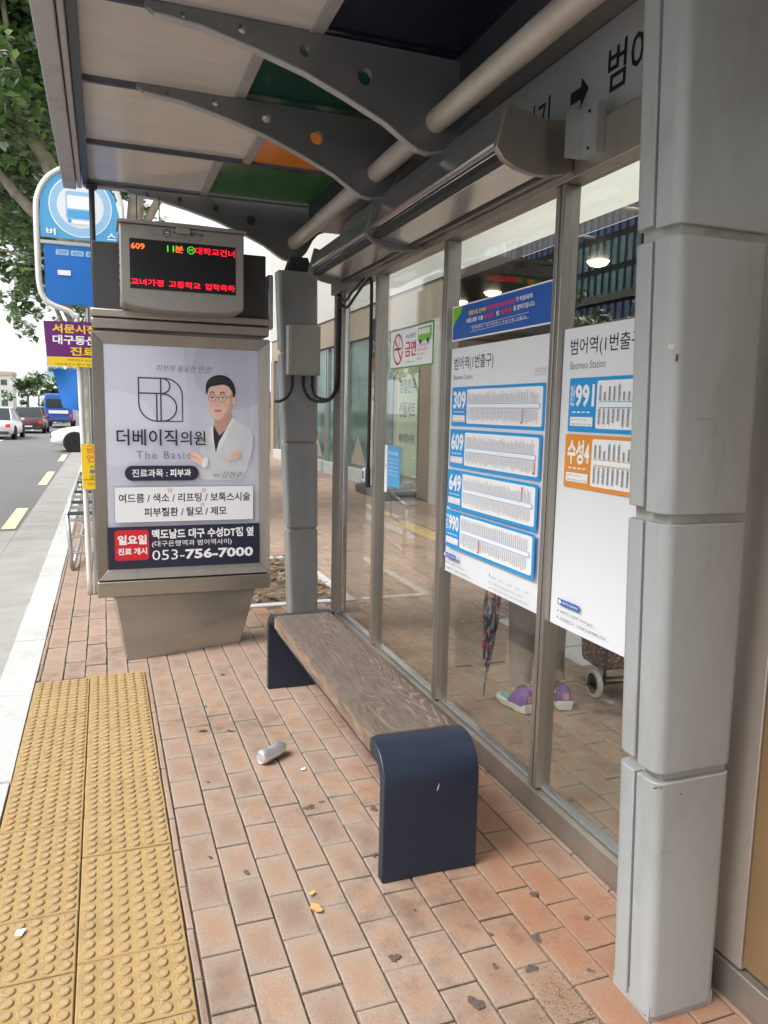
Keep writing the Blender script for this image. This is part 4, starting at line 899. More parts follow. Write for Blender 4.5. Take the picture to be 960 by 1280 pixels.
P.stroke([(.262, 2.482), (.262, 2.437), (.285, 2.43), (.30, 2.440), (.44, 2.424), (.66, 2.424), (.722, 2.448), (.722, 2.482)], .0025, 'ink_grey')
P.build('logo_print', c_)
m_ = MB()
for k in range(9): m_.box(.1005, .104, YL + .05, YL + .22, 2.10 + k * .04, 2.115 + k * .04, 'dark_box')
m_.build('vent', c_)
m_ = MB(); m_.box(.25, .63, YL + .251, YA + .045, 2.15, 2.40, 'dark_box'); m_.build('wall_mount', led)
for k in range(2):
    m_ = MB(); m_.tube([(.20 + k * .12, YL + .1, 2.506), (.20 + k * .12, YL + .1, 2.66), (.22 + k * .12, YL + .5, 2.79)][:2 + k], .003, 'black', 6); m_.build('wire', led)

# ------------------------------------------------------------------ junction box and cables
jb = empty('junction_box', (1.315, 5.23, 1.74), 'light grey plastic junction box strapped to the far shelter pillar', 'electrical box')
m_ = MB(); m_.box(1.205, 1.432, 5.195, 5.285, 1.745, 2.085, 'box_plastic'); m_.build('housing', jb, bevel=.008)
m_ = MB(); m_.box(1.215, 1.425, 5.178, 5.1935, 1.755, 2.076, 'box_plastic'); lid = m_.build('lid', jb, bevel=.006)
for z in (1.80, 1.92, 2.03):
    m_ = MB(); m_.box(1.198, 1.2145, 5.18, 5.20, z - .012, z + .012, 'galv'); m_.build('hinge', lid)
for x in (1.24, 1.32, 1.385):
    m_ = MB(); m_.lathe([(.012, 0), (.012, -.02), (.008, -.035)], 'rubber', (x, 5.235, 1.744), 12); m_.build('cable_gland', jb)
def cable(label, pts, r=.011, g='black cables of the shelter wiring'):
    m_ = MB(); m_.tube(catmull(pts, 8), r, 'rubber', 10); return m_.build('cable', label=label, cat='cable', group=g, angle=180)
cable('short black cable curling left from the bottom of the junction box', [(1.24, 5.235, 1.71), (1.238, 5.235, 1.66), (1.21, 5.24, 1.60), (1.165, 5.26, 1.565), (1.14, 5.32, 1.56)])
cable('thick black cable looping from the junction box to the end post', [(1.32, 5.235, 1.71), (1.322, 5.235, 1.66), (1.36, 5.2, 1.585), (1.43, 5.12, 1.565), (1.475, 5.03, 1.60), (1.492, 4.985, 1.70), (1.492, 4.975, 1.95), (1.492, 4.97, 2.27)])
cable('second black cable looping below the junction box', [(1.385, 5.235, 1.71), (1.387, 5.235, 1.66), (1.40, 5.18, 1.60), (1.45, 5.08, 1.58), (1.475, 5.01, 1.62), (1.48, 4.955, 1.72), (1.48, 4.945, 1.95), (1.482, 4.94, 2.27)])
cable('sagging black cable under the fan unit at the end post', [(1.484, 4.94, 2.24), (1.47, 4.86, 2.20), (1.465, 4.70, 2.155), (1.468, 4.55, 2.20), (1.475, 4.42, 2.25), (1.478, 4.33, 2.27)], .009)
cable('upper sagging black cable under the fan unit', [(1.484, 5.0, 2.27), (1.47, 4.88, 2.24), (1.462, 4.72, 2.20), (1.466, 4.60, 2.235), (1.475, 4.40, 2.285)], .008)
cable('black conduit running down the second mullion', [(1.478, 4.31, 2.275), (1.484, 4.288, 2.24), (1.484, 4.286, 2.0), (1.484, 4.286, 1.5), (1.484, 4.286, 1.16)], .010)
m_ = MB(); m_.box(1.47, 1.494, 4.268, 4.305, 1.05, 1.165, 'navy_paint'); nb = empty('power_outlet', (1.48, 4.3, 1.05), 'small white and navy outlet box at the end of the mullion conduit', 'outlet')
m_.build('holder', nb, bevel=.004); m_ = MB(); m_.box(1.468, 1.492, 4.310, 4.36, 1.08, 1.165, 'white_tube'); m_.build('white_plug', nb, bevel=.006)
m_ = MB(); m_.box(1.466, 1.468, 4.325, 4.345, 1.10, 1.145, 'black'); m_.build('socket_face', nb)

# ================================================================== SIGNS ON THE GLASS
def sheet(name, y0, u, z0, z1, mt, label, cat, x=1.52, thick=.003, group=None):
    """stiff printed board hung on the inside of the glass wall, facing the road; u runs towards the camera"""
    e = empty(name, (x, y0 - u / 2, z0), label, cat, group)
    m_ = MB(); m_.box(x, x + thick, y0 - u, y0, z0, z1, mt); b = m_.build('board', e, smooth=False)
    return e, b, Print((x, y0, 0), (0, -1, 0), (0, 0, 1), (-1, 0, 0))
XS = 1.519
rt = random.Random(21)
def route_box(P, u0, u1, z0, z1, col, num, ncols, line_z, red=None, prefix=None, mid=None, ub=None, numw=None, ltop=.4, lbot=.3):
    P.rect(u0, u1, z0, z1, col, r=.006)
    ub = ub or u0 + (u1 - u0) * .195
    P.rect(ub, u1 - .018, z0 + .014, z1 - .012, 'p_white', r=.010)
    h = z1 - z0
    if prefix:
        P.text(prefix, u0 + .008, u0 + .034, z1 - h * .52, z1 - h * .12, 'p_white', .02); P.text(num, u0 + .038, ub - .012, z1 - h * .54, z1 - h * .12, 'p_white', .035)
    else: P.text(num, u0 + .016, ub - .012, z1 - h * .56, z1 - h * .10, 'p_white', .035)
    for k in range(4): P.rect(u0 + .025 + k * .028, u0 + .045 + k * .028, z1 - h * .645, z1 - h * .62, 'p_white')
    P.rect(u0 + .016, ub - .012, z0 + .02, z0 + h * .28, 'p_white', r=.004)
    P.text('첫차 05:30', u0 + .022, ub - .045, z0 + h * .215, z0 + h * .245, 'p_red' if col == 'p_blue' and not mid else 'ink_grey'); P.text('배차간격', u0 + .022, ub - .02, z0 + h * .13, z0 + h * .16, 'p_red' if not mid else 'ink_grey')
    a, b = ub + .012, u1 - .03
    P.rect(a, b, line_z - .010, line_z + .010, col, r=.010); P.rect(a + .001, b - .0018, line_z - .0082, line_z + .0082, 'p_white', r=.0082)
    n = ncols
    ic = 'ink_light' if n > 30 else 'ink_grey'
    P.ticks(a + .006, b - .01, line_z + .014, z1 - .018, n, ic, .34, ltop, rnd=rt)
    P.ticks(a + .006, b - .01, z0 + .020, line_z - .014, n, ic, .34, lbot, top=True, rnd=rt)
    if red:
        w = (b - a) * .011; x = red[0]
        if red[1] < 0: P.rect(x, x + .005, z0 + .026, line_z - .013, 'p_red'); P.rect(x - .010, x + .005, z0 + .024, z0 + .030, 'p_red')
        else: P.rect(x, x + .005, line_z + .013, z1 - .02, 'p_red'); P.rect(x, x + .012, z1 - .026, z1 - .02, 'p_red')
def footer(P, u, right=True):
    P.rect(u, u + .13, .835, .857, 'p_royal', r=.003); P.disc(u + .013, .846, .008, 'p_white'); P.text('대구버스정보안내', u + .028, u + .122, .8405, .8515, 'p_white', .01)
    P.disc(u + .006, .812, .004, 'ink_grey'); P.text('홈페이지, 스마트폰 : businfo.go.kr', u + .022, u + .215, .806, .818, 'ink', .0)
    P.disc(u + .006, .789, .004, 'p_signgreen'); P.text('교통불편신고 : 아양방지 (053)803-1256', u + .022, u + .285, .781, .793, 'ink', .0)
    if right:
        P.poly([(.488, .842), (.500, .845), (.494, .828)], 'p_red')
        for k, t in enumerate(('급행', '간선버스', '지선버스', '순환버스', '마을버스')): P.text(t, .505 + k * .068, .545 + k * .068, .828, .837, 'ink_grey')
        P.text('버스도착 정보와 안내방송을 확인하여 주시기 바랍니다', .492, .77, .803, .813, 'ink_grey'); P.text('노선이 변경될 수 있으니 대구버스 홈페이지에서 확인 바랍니다', .492, .815, .783, .793, 'ink_grey')
YP1 = 3.235
p1, b1, P = sheet('route_poster', YP1, .836, .757, 1.796, 'paper', 'white route poster listing buses 309, 609, 649 and 990 on the glass wall', 'poster', XS, group='route posters on the glass wall')
P.text('범어역(1번출구)', .030, .405, 1.690, 1.757, 'ink', .006); P.text('Beomeo Station', .032, .220, 1.655, 1.677, 'ink_grey')
P.text('노선안내 정류소번호', .735, .82, 1.668, 1.676, 'ink_grey'); P.rect(.735, .815, 1.662, 1.6635, 'p_red'); P.text('버스도착 안내', .735, .81, 1.648, 1.655, 'ink_grey')
route_box(P, .022, .818, 1.445, 1.621, 'p_blue', '309', 50, 1.537, (.662, -1)); route_box(P, .026, .815, 1.258, 1.431, 'p_blue', '609', 56, 1.343, (.776, -1))
route_box(P, .028, .815, 1.070, 1.246, 'p_blue', '649', 56, 1.160, (.703, 1)); route_box(P, .030, .820, .885, 1.060, 'p_blue', '990', 36, .976, (.374, -1), prefix='급행', ltop=.1)
footer(P, .034); P.build('print', b1)
YP2 = 2.318
p2, b2, P = sheet('route_poster', YP2, .860, .752, 1.800, 'paper', 'white route poster for buses 991 and 4 with empty lower half, partly behind near pillar', 'poster', XS, group='route posters on the glass wall')
P.text('범어역(1번출구)', .042, .435, 1.700, 1.764, 'ink', .006); P.text('Beomeo Station', .047, .244, 1.660, 1.686, 'ink_grey')
route_box(P, .050, .80, 1.448, 1.630, 'p_blue', '991', 22, 1.540, None, prefix='경산', mid=True, ub=.208, ltop=.55, lbot=.3)
route_box(P, .050, .80, 1.258, 1.440, 'p_orange', '수성4', 22, 1.352, None, mid=True, ub=.205, ltop=.5, lbot=.15)
footer(P, .060, False); P.build('print', b2)
bb, b3, P = sheet('notice_banner', 3.238, .838, 1.830, 1.985, 'p_white', 'blue horizontal notice banner on the glass above the route poster', 'banner', XS)
P.rect(.006, .832, 1.836, 1.979, 'p_royal')
P.poly([(.006, 1.979), (.10, 1.979), (.08, 1.945), (.03, 1.915), (.006, 1.885)], 'p_green')
P.text('불법으로 인하여', .165, .325, 1.930, 1.950, 'p_yellow', .02); P.text('주정차단속카메라', .335, .565, 1.932, 1.952, 'p_pink', .03); P.text('가 작동되며', .572, .695, 1.936, 1.956, 'p_white', .02)
P.text('대중교통 이용', .145, .305, 1.898, 1.918, 'p_white', .02); P.text('승강장', .315, .40, 1.899, 1.919, 'p_pink', .03); P.text('및', .42, .445, 1.90, 1.92, 'p_white', .02); P.text('정류장', .46, .55, 1.902, 1.922, 'p_pink', .03); P.text('을 알려드립니다.', .56, .72, 1.905, 1.925, 'p_white', .02)
P.stroke([(.19, 1.879), (.68, 1.887), (.68, 1.866), (.19, 1.858)], .0015, 'p_white', closed=True); P.text('단속문의 : 대구광역시 수성구청 교통과', .21, .66, 1.8655, 1.878, 'p_white', .0)
P.build('print', b3)
ns, b4, P = sheet('no_smoking_sign', 4.052, .60, 1.738, 1.950, 'p_signgreen', 'green edged no smoking sign with a green bus on the glass', 'sign', XS)
P.rect(.010, .590, 1.746, 1.942, 'p_white')
P.stroke(arcp(.125, 1.842, .068, 0, 352, 30, .078), .014, 'p_red'); P.rect(.075, .175, 1.838, 1.850, 'ink'); P.rect(.165, .178, 1.838, 1.850, 'p_orange'); P.stroke([(.078, 1.897), (.172, 1.787)], .012, 'p_red'); P.stroke([(.14, 1.858), (.15, 1.875), (.14, 1.89), (.155, 1.905)], .005, 'ink_grey')
P.text('버스정류소', .245, .385, 1.888, 1.912, 'p_royal', .0); P.text('금연', .235, .385, 1.795, 1.875, 'p_red', .015); P.text('대구광역시수성구', .245, .375, 1.762, 1.772, 'ink_grey')
P.rect(.412, .575, 1.862, 1.930, 'p_green', r=.008); P.rect(.420, .567, 1.895, 1.922, 'p_white'); 
for k in range(4): P.rect(.455 + k * .034, .459 + k * .034, 1.893, 1.924, 'p_green')
P.disc(.445, 1.860, .012, 'ink'); P.disc(.54, 1.860, .012, 'ink')
for k, (t, c) in enumerate((('이곳은 금연구역', 'ink_grey'), ('위반시 과태료', 'p_red'), ('5만원 부과', 'ink_grey'), ('됩니다', 'ink_grey'))): P.text(t, .415, .57 - .03 * k, 1.835 - k * .022, 1.848 - k * .022, c)
P.build('print', b4)
st, b5, P = sheet('info_sticker', 4.10, .24, 1.085, 1.315, 'p_ltblue', 'small light blue notice sticker low on the glass beside the mullion', 'sticker', XS)
P.rect(.002, .045, 1.045, 1.315, 'p_white'); P.text('안내문', .012, .035, 1.18, 1.21, 'p_pink'); P.text('버스이용', .07, .21, 1.262, 1.285, 'p_white', .01); 
for k in range(5): P.text('대구광역시 안내', .07, .215, 1.235 - k * .022, 1.245 - k * .022, 'p_white')
P.build('print', b5)
vs_, b6, P = sheet('number_sign', 4.43, .10, 1.66, 2.06, 'ink_navy', 'narrow navy and orange number sign 23 behind the mullion conduit', 'sign', 1.545)
P.off = -.006
P2 = Print((1.545, 4.43, 0), (0, -1, 0), (0, 0, 1), (-1, 0, 0)); P2.text('23', .012, .088, 1.86, 1.93, 'p_white', .02); P2.rect(0, .10, 1.745, 1.825, 'p_orange'); P2.rect(0, .10, 1.66, 1.744, 'p_white'); P2.text('정류장', .02, .08, 1.70, 1.715, 'ink'); P2.text('수성구', .015, .085, 2.0, 2.02, 'p_ltblue'); P2.build('print', b6)

# ================================================================== BUS STOP POLE SIGN (road side)
YS = 6.38
bs = empty('bus_stop_sign', (-.15, YS, 0), 'bus stop sign with white looped tube frame and two blue panels beyond the column', 'bus stop sign')
fr_pts = [(-.135, YS, 0), (-.150, YS, 1.0), (-.170, YS, 2.10), (-.185, YS, 2.17), (-.23, YS, 2.215), (-.33, YS, 2.25), (-.395, YS, 2.30), (-.425, YS, 2.40), (-.43, YS, 2.60), (-.43, YS, 2.93), (-.418, YS, 3.03), (-.375, YS, 3.13), (-.30, YS, 3.21), (-.17, YS, 3.27), (.0, YS, 3.25), (.10, YS, 3.18), (.16, YS, 3.05), (.17, YS, 2.9), (.17, YS, 2.2)]
m_ = MB(); m_.tube(catmull(fr_pts, 6), .021, 'white_tube', 14); m_.build('tube_frame', bs, angle=180)
m_ = MB(); m_.tube([(-.085, YS + .03, 0), (-.095, YS + .03, 2.25)], .016, 'galv', 12); m_.build('rear_pole', bs)
pts = [(-.405, 2.745), (.15, 2.745), (.15, 2.95), (.12, 3.08), (.04, 3.18), (-.07, 3.23), (-.17, 3.235), (-.28, 3.20), (-.36, 3.12), (-.40, 3.02), (-.405, 2.93)]
m_ = MB(); m_.prism(pts, 'y', YS - .01, YS + .01, 'p_ltblue'); up_ = m_.build('round_panel', bs)
P = Print((0, YS - .0105, 0), (1, 0, 0), (0, 0, 1), (0, -1, 0), .0006)
P.disc(-.122, 2.985, .222, 'p_white', .225); P.disc(-.122, 2.985, .214, 'p_icon', .217); P.disc(-.122, 2.985, .165, 'paper', .16)
P.rect(-.225, -.02, 2.88, 3.09, 'p_icon', r=.02); P.rect(-.215, -.03, 2.965, 3.06, 'p_white', r=.01); P.rect(-.215, -.03, 2.90, 2.955, 'p_ltblue'); P.rect(-.19, -.055, 2.855, 2.885, 'p_white'); P.disc(-.20, 2.875, .014, 'p_ltblue'); P.disc(-.045, 2.875, .014, 'p_ltblue')
P.text('버', -.365, -.300, 2.760, 2.812, 'p_white', .03); P.text('스', .06, .125, 2.760, 2.812, 'p_white', .03); P.build('print', up_)
m_ = MB(); m_.box(-.41, .15, YS - .014, YS + .014, 2.700, 2.722, 'galv'); m_.build('cross_bar', bs)
m_ = MB(); m_.box(-.385, .15, YS - .008, YS + .008, 2.26, 2.695, 'p_busblue'); lp = m_.build('lower_panel', bs, bevel=.003)
P = Print((0, YS - .0085, 0), (1, 0, 0), (0, 0, 1), (0, -1, 0), .0006)
for k, t in enumerate(('309', '609', '649', '990')):
    P.rect(-.305 + k * .105, -.215 + k * .105, 2.622, 2.662, 'p_icon', r=.006); P.text(t, -.292 + k * .105, -.228 + k * .105, 2.629, 2.655, 'ink_grey', .01)
P.rect(-.295, -.205, 2.475, 2.512, 'p_white', r=.005); P.build('print', lp)
pu = empty('flyer_board', (-.2, YS - .06, 1.8), 'purple and yellow hospital flyer board fixed to the bus stop pole', 'flyer')
m_ = MB(); m_.hexa([(-.385, YS - .05, 1.795), (-.02, YS - .05, 1.795), (-.02, YS - .045, 1.795), (-.385, YS - .045, 1.795), (-.405, YS - .05, 2.128), (-.02, YS - .05, 2.135), (-.02, YS - .045, 2.135), (-.405, YS - .045, 2.128)], 'p_purple'); pb = m_.build('board', pu, smooth=False)
P = Print((0, YS - .0505, 0), (1, 0, 0), (0, 0, 1), (0, -1, 0))
P.text('서문시장', -.345, -.025, 2.045, 2.110, 'p_yellow', .03); P.text('대구동산', -.345, -.035, 1.960, 2.030, 'p_white', .03); P.text('진료', -.225, -.045, 1.880, 1.945, 'p_yellow', .03)
P.poly([(-.385, 1.795), (-.02, 1.795), (-.02, 1.868), (-.389, 1.866)], 'p_yellow'); P.text('계명대학교 동산병원', -.25, -.03, 1.838, 1.853, 'ink'); P.text('대구광역시 중구 달성로', -.33, -.03, 1.805, 1.820, 'ink'); P.build('print', pb)
ye = empty('small_notice', (-.1, YS - .06, .86), 'narrow yellow no smoking notice wrapped low on the bus stop pole', 'notice')
m_ = MB(); m_.hexa([(-.165, YS - .03, .855), (.0, YS - .03, .85), (.0, YS - .025, .85), (-.165, YS - .025, .855), (-.17, YS - .03, 1.205), (.0, YS - .03, 1.205), (.0, YS - .025, 1.205), (-.17, YS - .025, 1.205)], 'p_yellow'); yb = m_.build('board', ye, smooth=False)
P = Print((0, YS - .0305, 0), (1, 0, 0), (0, 0, 1), (0, -1, 0)); P.text('금', -.135, -.065, 1.135, 1.195, 'p_orange', .04); P.text('연', -.135, -.065, 1.065, 1.125, 'p_orange', .04)
for k, (t, c) in enumerate((('서', 'p_signgreen'), ('류', 'p_royal'), ('소', 'p_signgreen'))): P.text(t, -.115, -.070, 1.015 - k * .04, 1.045 - k * .04, c, .02)
P.rect(-.16, -.01, .925, .930, 'p_red'); P.text('수성구보건소', -.13, -.03, .885, .905, 'ink'); P.build('print', yb)
# folded grey metal stand on the kerb beyond the sign
fs_ = empty('metal_rack', (-.2, 7.6, 0), 'grey slatted metal rack leaning beside the kerb behind the bus stop pole', 'rack')
def bar(mb_, a, b, r, m='galv'): mb_.tube([a, b], r, m, 8)
m_ = MB(); a_ = [(-.30, 7.35, .02), (-.33, 7.35, .52), (-.25, 8.6, .78), (-.22, 8.6, .25)]
for i in range(4): bar(m_, a_[i], a_[(i + 1) % 4], .018)
b_ = [(.10, 7.35, .02), (.08, 7.35, .52), (.12, 8.6, .78), (.14, 8.6, .25)]
for i in range(4): bar(m_, b_[i], b_[(i + 1) % 4], .018)
m_.build('end_frame', fs_, angle=180)
for k in range(9):
    t = k / 8; m_ = MB(); p = Vector(a_[1]).lerp(Vector(a_[2]), t); q_ = Vector(b_[1]).lerp(Vector(b_[2]), t)
    m_.hexa([(p.x, p.y - .03, p.z), (q_.x, q_.y - .03, q_.z), (q_.x, q_.y + .03, q_.z + .012), (p.x, p.y + .03, p.z + .012), (p.x, p.y - .03, p.z + .012), (q_.x, q_.y - .03, q_.z + .012), (q_.x, q_.y + .03, q_.z + .024), (p.x, p.y + .03, p.z + .024)], 'galv' if k % 2 else 'dark_box'); m_.build('slat', fs_)
for k in range(3):
    m_ = MB(); p = Vector(a_[0]).lerp(Vector(a_[1]), .3 + .3 * k); q_ = Vector(b_[0]).lerp(Vector(b_[1]), .3 + .3 * k); bar(m_, p, q_, .012); m_.build('rail', fs_)

# ================================================================== PERSON, UMBRELLA, SHOPPING CART BEHIND THE GLASS
def skinned(name, verts, edges, mt, sub=1, extra=None, parent=None):
    me = bpy.data.meshes.new(name); me.from_pydata([v[:3] for v in verts], edges, [])
    ob = bpy.data.objects.new(name, me)
    md = ob.modifiers.new('skin', 'SKIN'); sv = me.skin_vertices[0].data
    for i, v in enumerate(verts): r = v[3]; sv[i].radius = (r if not isinstance(r, tuple) else r[0], r if not isinstance(r, tuple) else r[1])
    sv[0].use_root = True
    s2 = ob.modifiers.new('sub', 'SUBSURF'); s2.levels = sub; s2.render_levels = sub
    out = to_mesh_alone(ob)
    out.materials.clear(); out.materials.append(MAT[mt])
    if extra:
        bm = bmesh.new(); bm.from_mesh(out)
        b2 = bpy.data.meshes.new('x'); b2.from_pydata(extra.v, [], extra.f); bm.from_mesh(b2); bm.to_mesh(out); bm.free()
    for p in out.polygons: p.use_smooth = True; p.material_index = 0
    return link(name, out, parent)
per = empty('person', (2.09, 3.3, 0), 'person seen from behind in loose grey trousers and purple trainers behind the glass', 'person')
B = [(2.09, 3.31, .84, .105), (2.09, 3.31, .98, .10), (2.09, 3.33, 1.15, .115), (2.09, 3.33, 1.28, .10), (2.09, 3.34, 1.36, .048), (2.09, 3.35, 1.43, .05), (2.09, 3.36, 1.50, .083), (2.09, 3.365, 1.585, .07),
     (2.02, 3.31, .80, .075), (1.995, 3.32, .45, .048), (1.99, 3.28, .09, .032), (1.97, 3.31, .045, .03), (2.16, 3.31, .80, .075), (2.19, 3.32, .45, .048), (2.195, 3.28, .09, .032), (2.215, 3.31, .045, .03),
     (1.95, 3.33, 1.28, .045), (1.89, 3.30, 1.03, .034), (1.875, 3.36, .84, .022), (1.872, 3.375, .80, .024), (2.23, 3.33, 1.28, .045), (2.33, 3.32, 1.04, .034), (2.42, 3.42, .96, .022), (2.45, 3.45, .95, .024)]
Ed = [(0, 1), (1, 2), (2, 3), (3, 4), (4, 5), (5, 6), (6, 7), (0, 8), (8, 9), (9, 10), (10, 11), (0, 12), (12, 13), (13, 14), (14, 15), (3, 16), (16, 17), (17, 18), (18, 19), (3, 20), (20, 21), (21, 22), (22, 23)]
ex = MB()
def fingers(c, d, s_):
    c = Vector(c); d = Vector(d).normalized(); side = Vector((d.y, -d.x, 0)).normalized() if abs(d.z) < .9 else Vector((0, 1, 0)); dn = d.cross(side)
    for k, L in enumerate((.060, .068, .064, .050)):
        b_ = c + side * (k - 1.5) * .017; ex.tube([b_, b_ + d * L * .45, b_ + d * L * .75 + dn * s_ * .018, b_ + d * L * .62 + dn * s_ * .038], [.009, .0085, .008, .0065], 'skin', 8)
    b_ = c - side * .028 - d * .02; ex.tube([b_, b_ - side * .016 + d * .02 + dn * s_ * .012, b_ - side * .006 + d * .04 + dn * s_ * .026], [.011, .010, .008], 'skin', 8)
fingers((1.872, 3.378, .785), (0, .1, -1), 1); fingers((2.462, 3.46, .948), (.8, .6, -.1), 1)
ex.tube([(2.085, 3.445, 1.515), (2.085, 3.462, 1.49), (2.085, 3.45, 1.48)], [.008, .013, .010], 'skin', 8)
for s_ in (-1, 1):
    ex.lathe([(.004, -.012), (.018, -.006), (.024, 0), (.018, .006)], 'skin', (2.09 + s_ * .078, 3.355, 1.50), 10, 'x'); ex.lathe([(.004, .006), (.010, 0), (.004, -.004)], 'skin', (2.09 + s_ * .030, 3.438, 1.52), 8, 'y')
ex.tube([(2.065, 3.438, 1.455), (2.09, 3.444, 1.453), (2.115, 3.438, 1.455)], [.005, .007, .005], 'skin', 8)
skinned('body', B, Ed, 'skin', 2, ex, per)
skinned('jacket', [(2.09, 3.31, .90, (.150, .125)), (2.09, 3.32, 1.05, (.145, .118)), (2.09, 3.33, 1.22, (.14, .11)), (2.09, 3.33, 1.30, (.09, .08)), (2.09, 3.338, 1.37, (.058, .058)), (1.94, 3.33, 1.275, .058), (1.885, 3.30, 1.04, .050), (1.876, 3.35, .875, .040), (2.24, 3.33, 1.275, .058), (2.335, 3.32, 1.045, .050), (2.405, 3.40, .975, .040)],
        [(0, 1), (1, 2), (2, 3), (3, 4), (3, 5), (5, 6), (6, 7), (3, 8), (8, 9), (9, 10)], 'cloth_jacket', 2, None, per)
def leg_cloth(cxs, side):
    m_ = MB(); seg = 24; rings = []
    prof = [(.13, .056), (.17, .060), (.22, .062), (.40, .075), (.60, .086), (.80, .10)]
    for i, (z, r) in enumerate(prof):
        t = i / 5; c_x = cxs + (2.09 + side * .07 - cxs) * t; cy_ = 3.285 + .03 * t
        rings.append([(c_x + r * (1 + .06 * math.sin(5 * a + z * 9 + side)) * math.cos(a), cy_ + r * (1.05 + .07 * math.sin(4 * a + z * 12)) * math.sin(a), z + (.012 * math.sin(3 * a) if i == 0 else 0)) for a in [2 * math.pi * k / seg for k in range(seg)]])
    vs = [p for r_ in rings for p in r_]; m_.add(vs, [(i * seg + k, i * seg + (k + 1) % seg, (i + 1) * seg + (k + 1) % seg, (i + 1) * seg + k) for i in range(5) for k in range(seg)], 'cloth_trouser')
    o = m_.build('trouser_leg', per, angle=180); s2 = o.modifiers.new('s', 'SUBSURF'); s2.levels = s2.render_levels = 1
leg_cloth(1.99, -1); leg_cloth(2.20, 1)
m_ = MB(); m_.lathe([(.155, 0), (.165, .06), (.15, .17), (.13, .2)], 'cloth_trouser', (2.09, 3.31, .74), 24); m_.build('waist', per, angle=180)
m_ = MB(); m_.lathe([(.02, .118), (.06, .105), (.088, .06), (.096, .01), (.092, -.05), (.075, -.075)], 'hair', (2.09, 3.345, 1.535), 24); m_.v = [(x, y - (.012 if z < 1.52 else 0), z) for x, y, z in m_.v]; m_.build('hair', per, angle=180)
def shoe(x, y, rz, sx):
    A = Matrix.Translation((x, y, 0)) @ Matrix.Rotation(rz, 4, 'Z') @ Matrix.Diagonal((1.05, .88, 1.12, 1))
    sole = [(-.036, -.005), (.036, -.005), (.040, .06), (.036, .12), (.048, .19), (.040, .245), (.012, .272), (-.02, .265), (-.043, .23), (-.046, .18), (-.034, .12), (-.038, .06)]
    s_ = MB()
    z0 = [0.006, .003, .0, .003, .0, .012, .026, .024, .010, .0, .003, .0]
    n = len(sole); s_.add([(p[0] * .9, p[1], z0[i]) for i, p in enumerate(sole)] + [(p[0] * 1.12, p[1] * 1.02 - .002, .030 + (.012 if p[1] < .03 else 0) + .006 * math.sin(i * 2.1)) for i, p in enumerate(sole)] + [(p[0], p[1], .040 + (.010 if p[1] < .03 else 0)) for p in sole],
        [list(range(n - 1, -1, -1))] + [(i, (i + 1) % n, n + (i + 1) % n, n + i) for i in range(n)] + [(n + i, n + (i + 1) % n, 2 * n + (i + 1) % n, 2 * n + i) for i in range(n)] + [list(range(2 * n, 3 * n))], 'shoe_sole')
    s_.v = [tuple(A @ Vector(v)) for v in s_.v]; so = s_.build('shoe', per, bevel=.003, angle=60)
    u = MB(); rings = [(-.004, .036, .045, .105, 0), (.02, .042, .045, .118, 0), (.06, .042, .045, .118, 0), (.10, .040, .044, .105, 0), (.14, .042, .04, .072, 1), (.19, .046, .036, .058, 1), (.235, .040, .034, .048, 1), (.262, .02, .034, .040, 1)]
    seg = 12; vs = []
    for yy, hw, zb_, zt_, _ in rings:
        for k in range(seg):
            a = math.pi * k / (seg - 1); vs.append((hw * math.cos(a) * (1 - .25 * math.sin(a)), yy, zb_ - .008 + (zt_ - zb_ + .008) * math.sin(a) ** .8))
    nr = len(rings)
    for i in range(nr - 1): pass
    f1 = [(i * seg + k, i * seg + k + 1, (i + 1) * seg + k + 1, (i + 1) * seg + k) for i in range(4) for k in range(seg - 1)] + [list(range(seg))]
    f2 = [(i * seg + k, i * seg + k + 1, (i + 1) * seg + k + 1, (i + 1) * seg + k) for i in range(4, nr - 1) for k in range(seg - 1)] + [list(range((nr - 1) * seg, nr * seg))]
    vs = [tuple(A @ Vector(v)) for v in vs]; b0 = len(u.v); u.add(vs, f1, 'shoe_purple'); u.f += f2; u.m += [u.mi('shoe_green')] * len(f2)
    up = u.build('shoe_upper', so, angle=70)
    t = MB(); t.hexa([(-.014, -.006, .055), (.014, -.006, .055), (.014, -.002, .055), (-.014, -.002, .055), (-.014, -.007, .085), (.014, -.007, .085), (.014, -.003, .085), (-.014, -.003, .085)], 'shoe_pink')
    t.hexa([(sx * .043, .03, .078), (sx * .045, .03, .078), (sx * .045, .07, .078), (sx * .043, .07, .078), (sx * .036, .03, .086), (sx * .041, .03, .086), (sx * .041, .07, .086), (sx * .036, .07, .086)], 'p_yellow')
    t.v = [tuple(A @ Vector(v)) for v in t.v]; t.build('heel_tab', so)
shoe(1.985, 3.17, R(10), 1); shoe(2.185, 3.155, R(-14), -1)
um = empty('folded_umbrella', (1.85, 3.38, .08), 'folded red and blue plaid umbrella hanging point down from the person\'s left hand', 'umbrella')
m_ = MB(); seg = 24; rings = []
ax0, ax1 = Vector((1.848, 3.40, .10)), Vector((1.875, 3.385, .72))
for i in range(15):
    t = i / 14; r = .006 + .034 * math.sin(min(1, t * 1.25) * math.pi * .5) * (1 if t < .7 else 1 - (t - .7) * 1.9); c_ = ax0.lerp(ax1, t)
    rings.append([(c_.x + r * (1 + .16 * math.sin(6 * a + t * 9)) * math.cos(a), c_.y + r * (1 + .16 * math.sin(6 * a + t * 9)) * math.sin(a), c_.z) for a in [2 * math.pi * k / seg for k in range(seg)]])
m_.add([p for r_ in rings for p in r_], [(i * seg + k, i * seg + (k + 1) % seg, (i + 1) * seg + (k + 1) % seg, (i + 1) * seg + k) for i in range(14) for k in range(seg)], 'umbrella_cloth'); m_.build('canopy', um, angle=180)
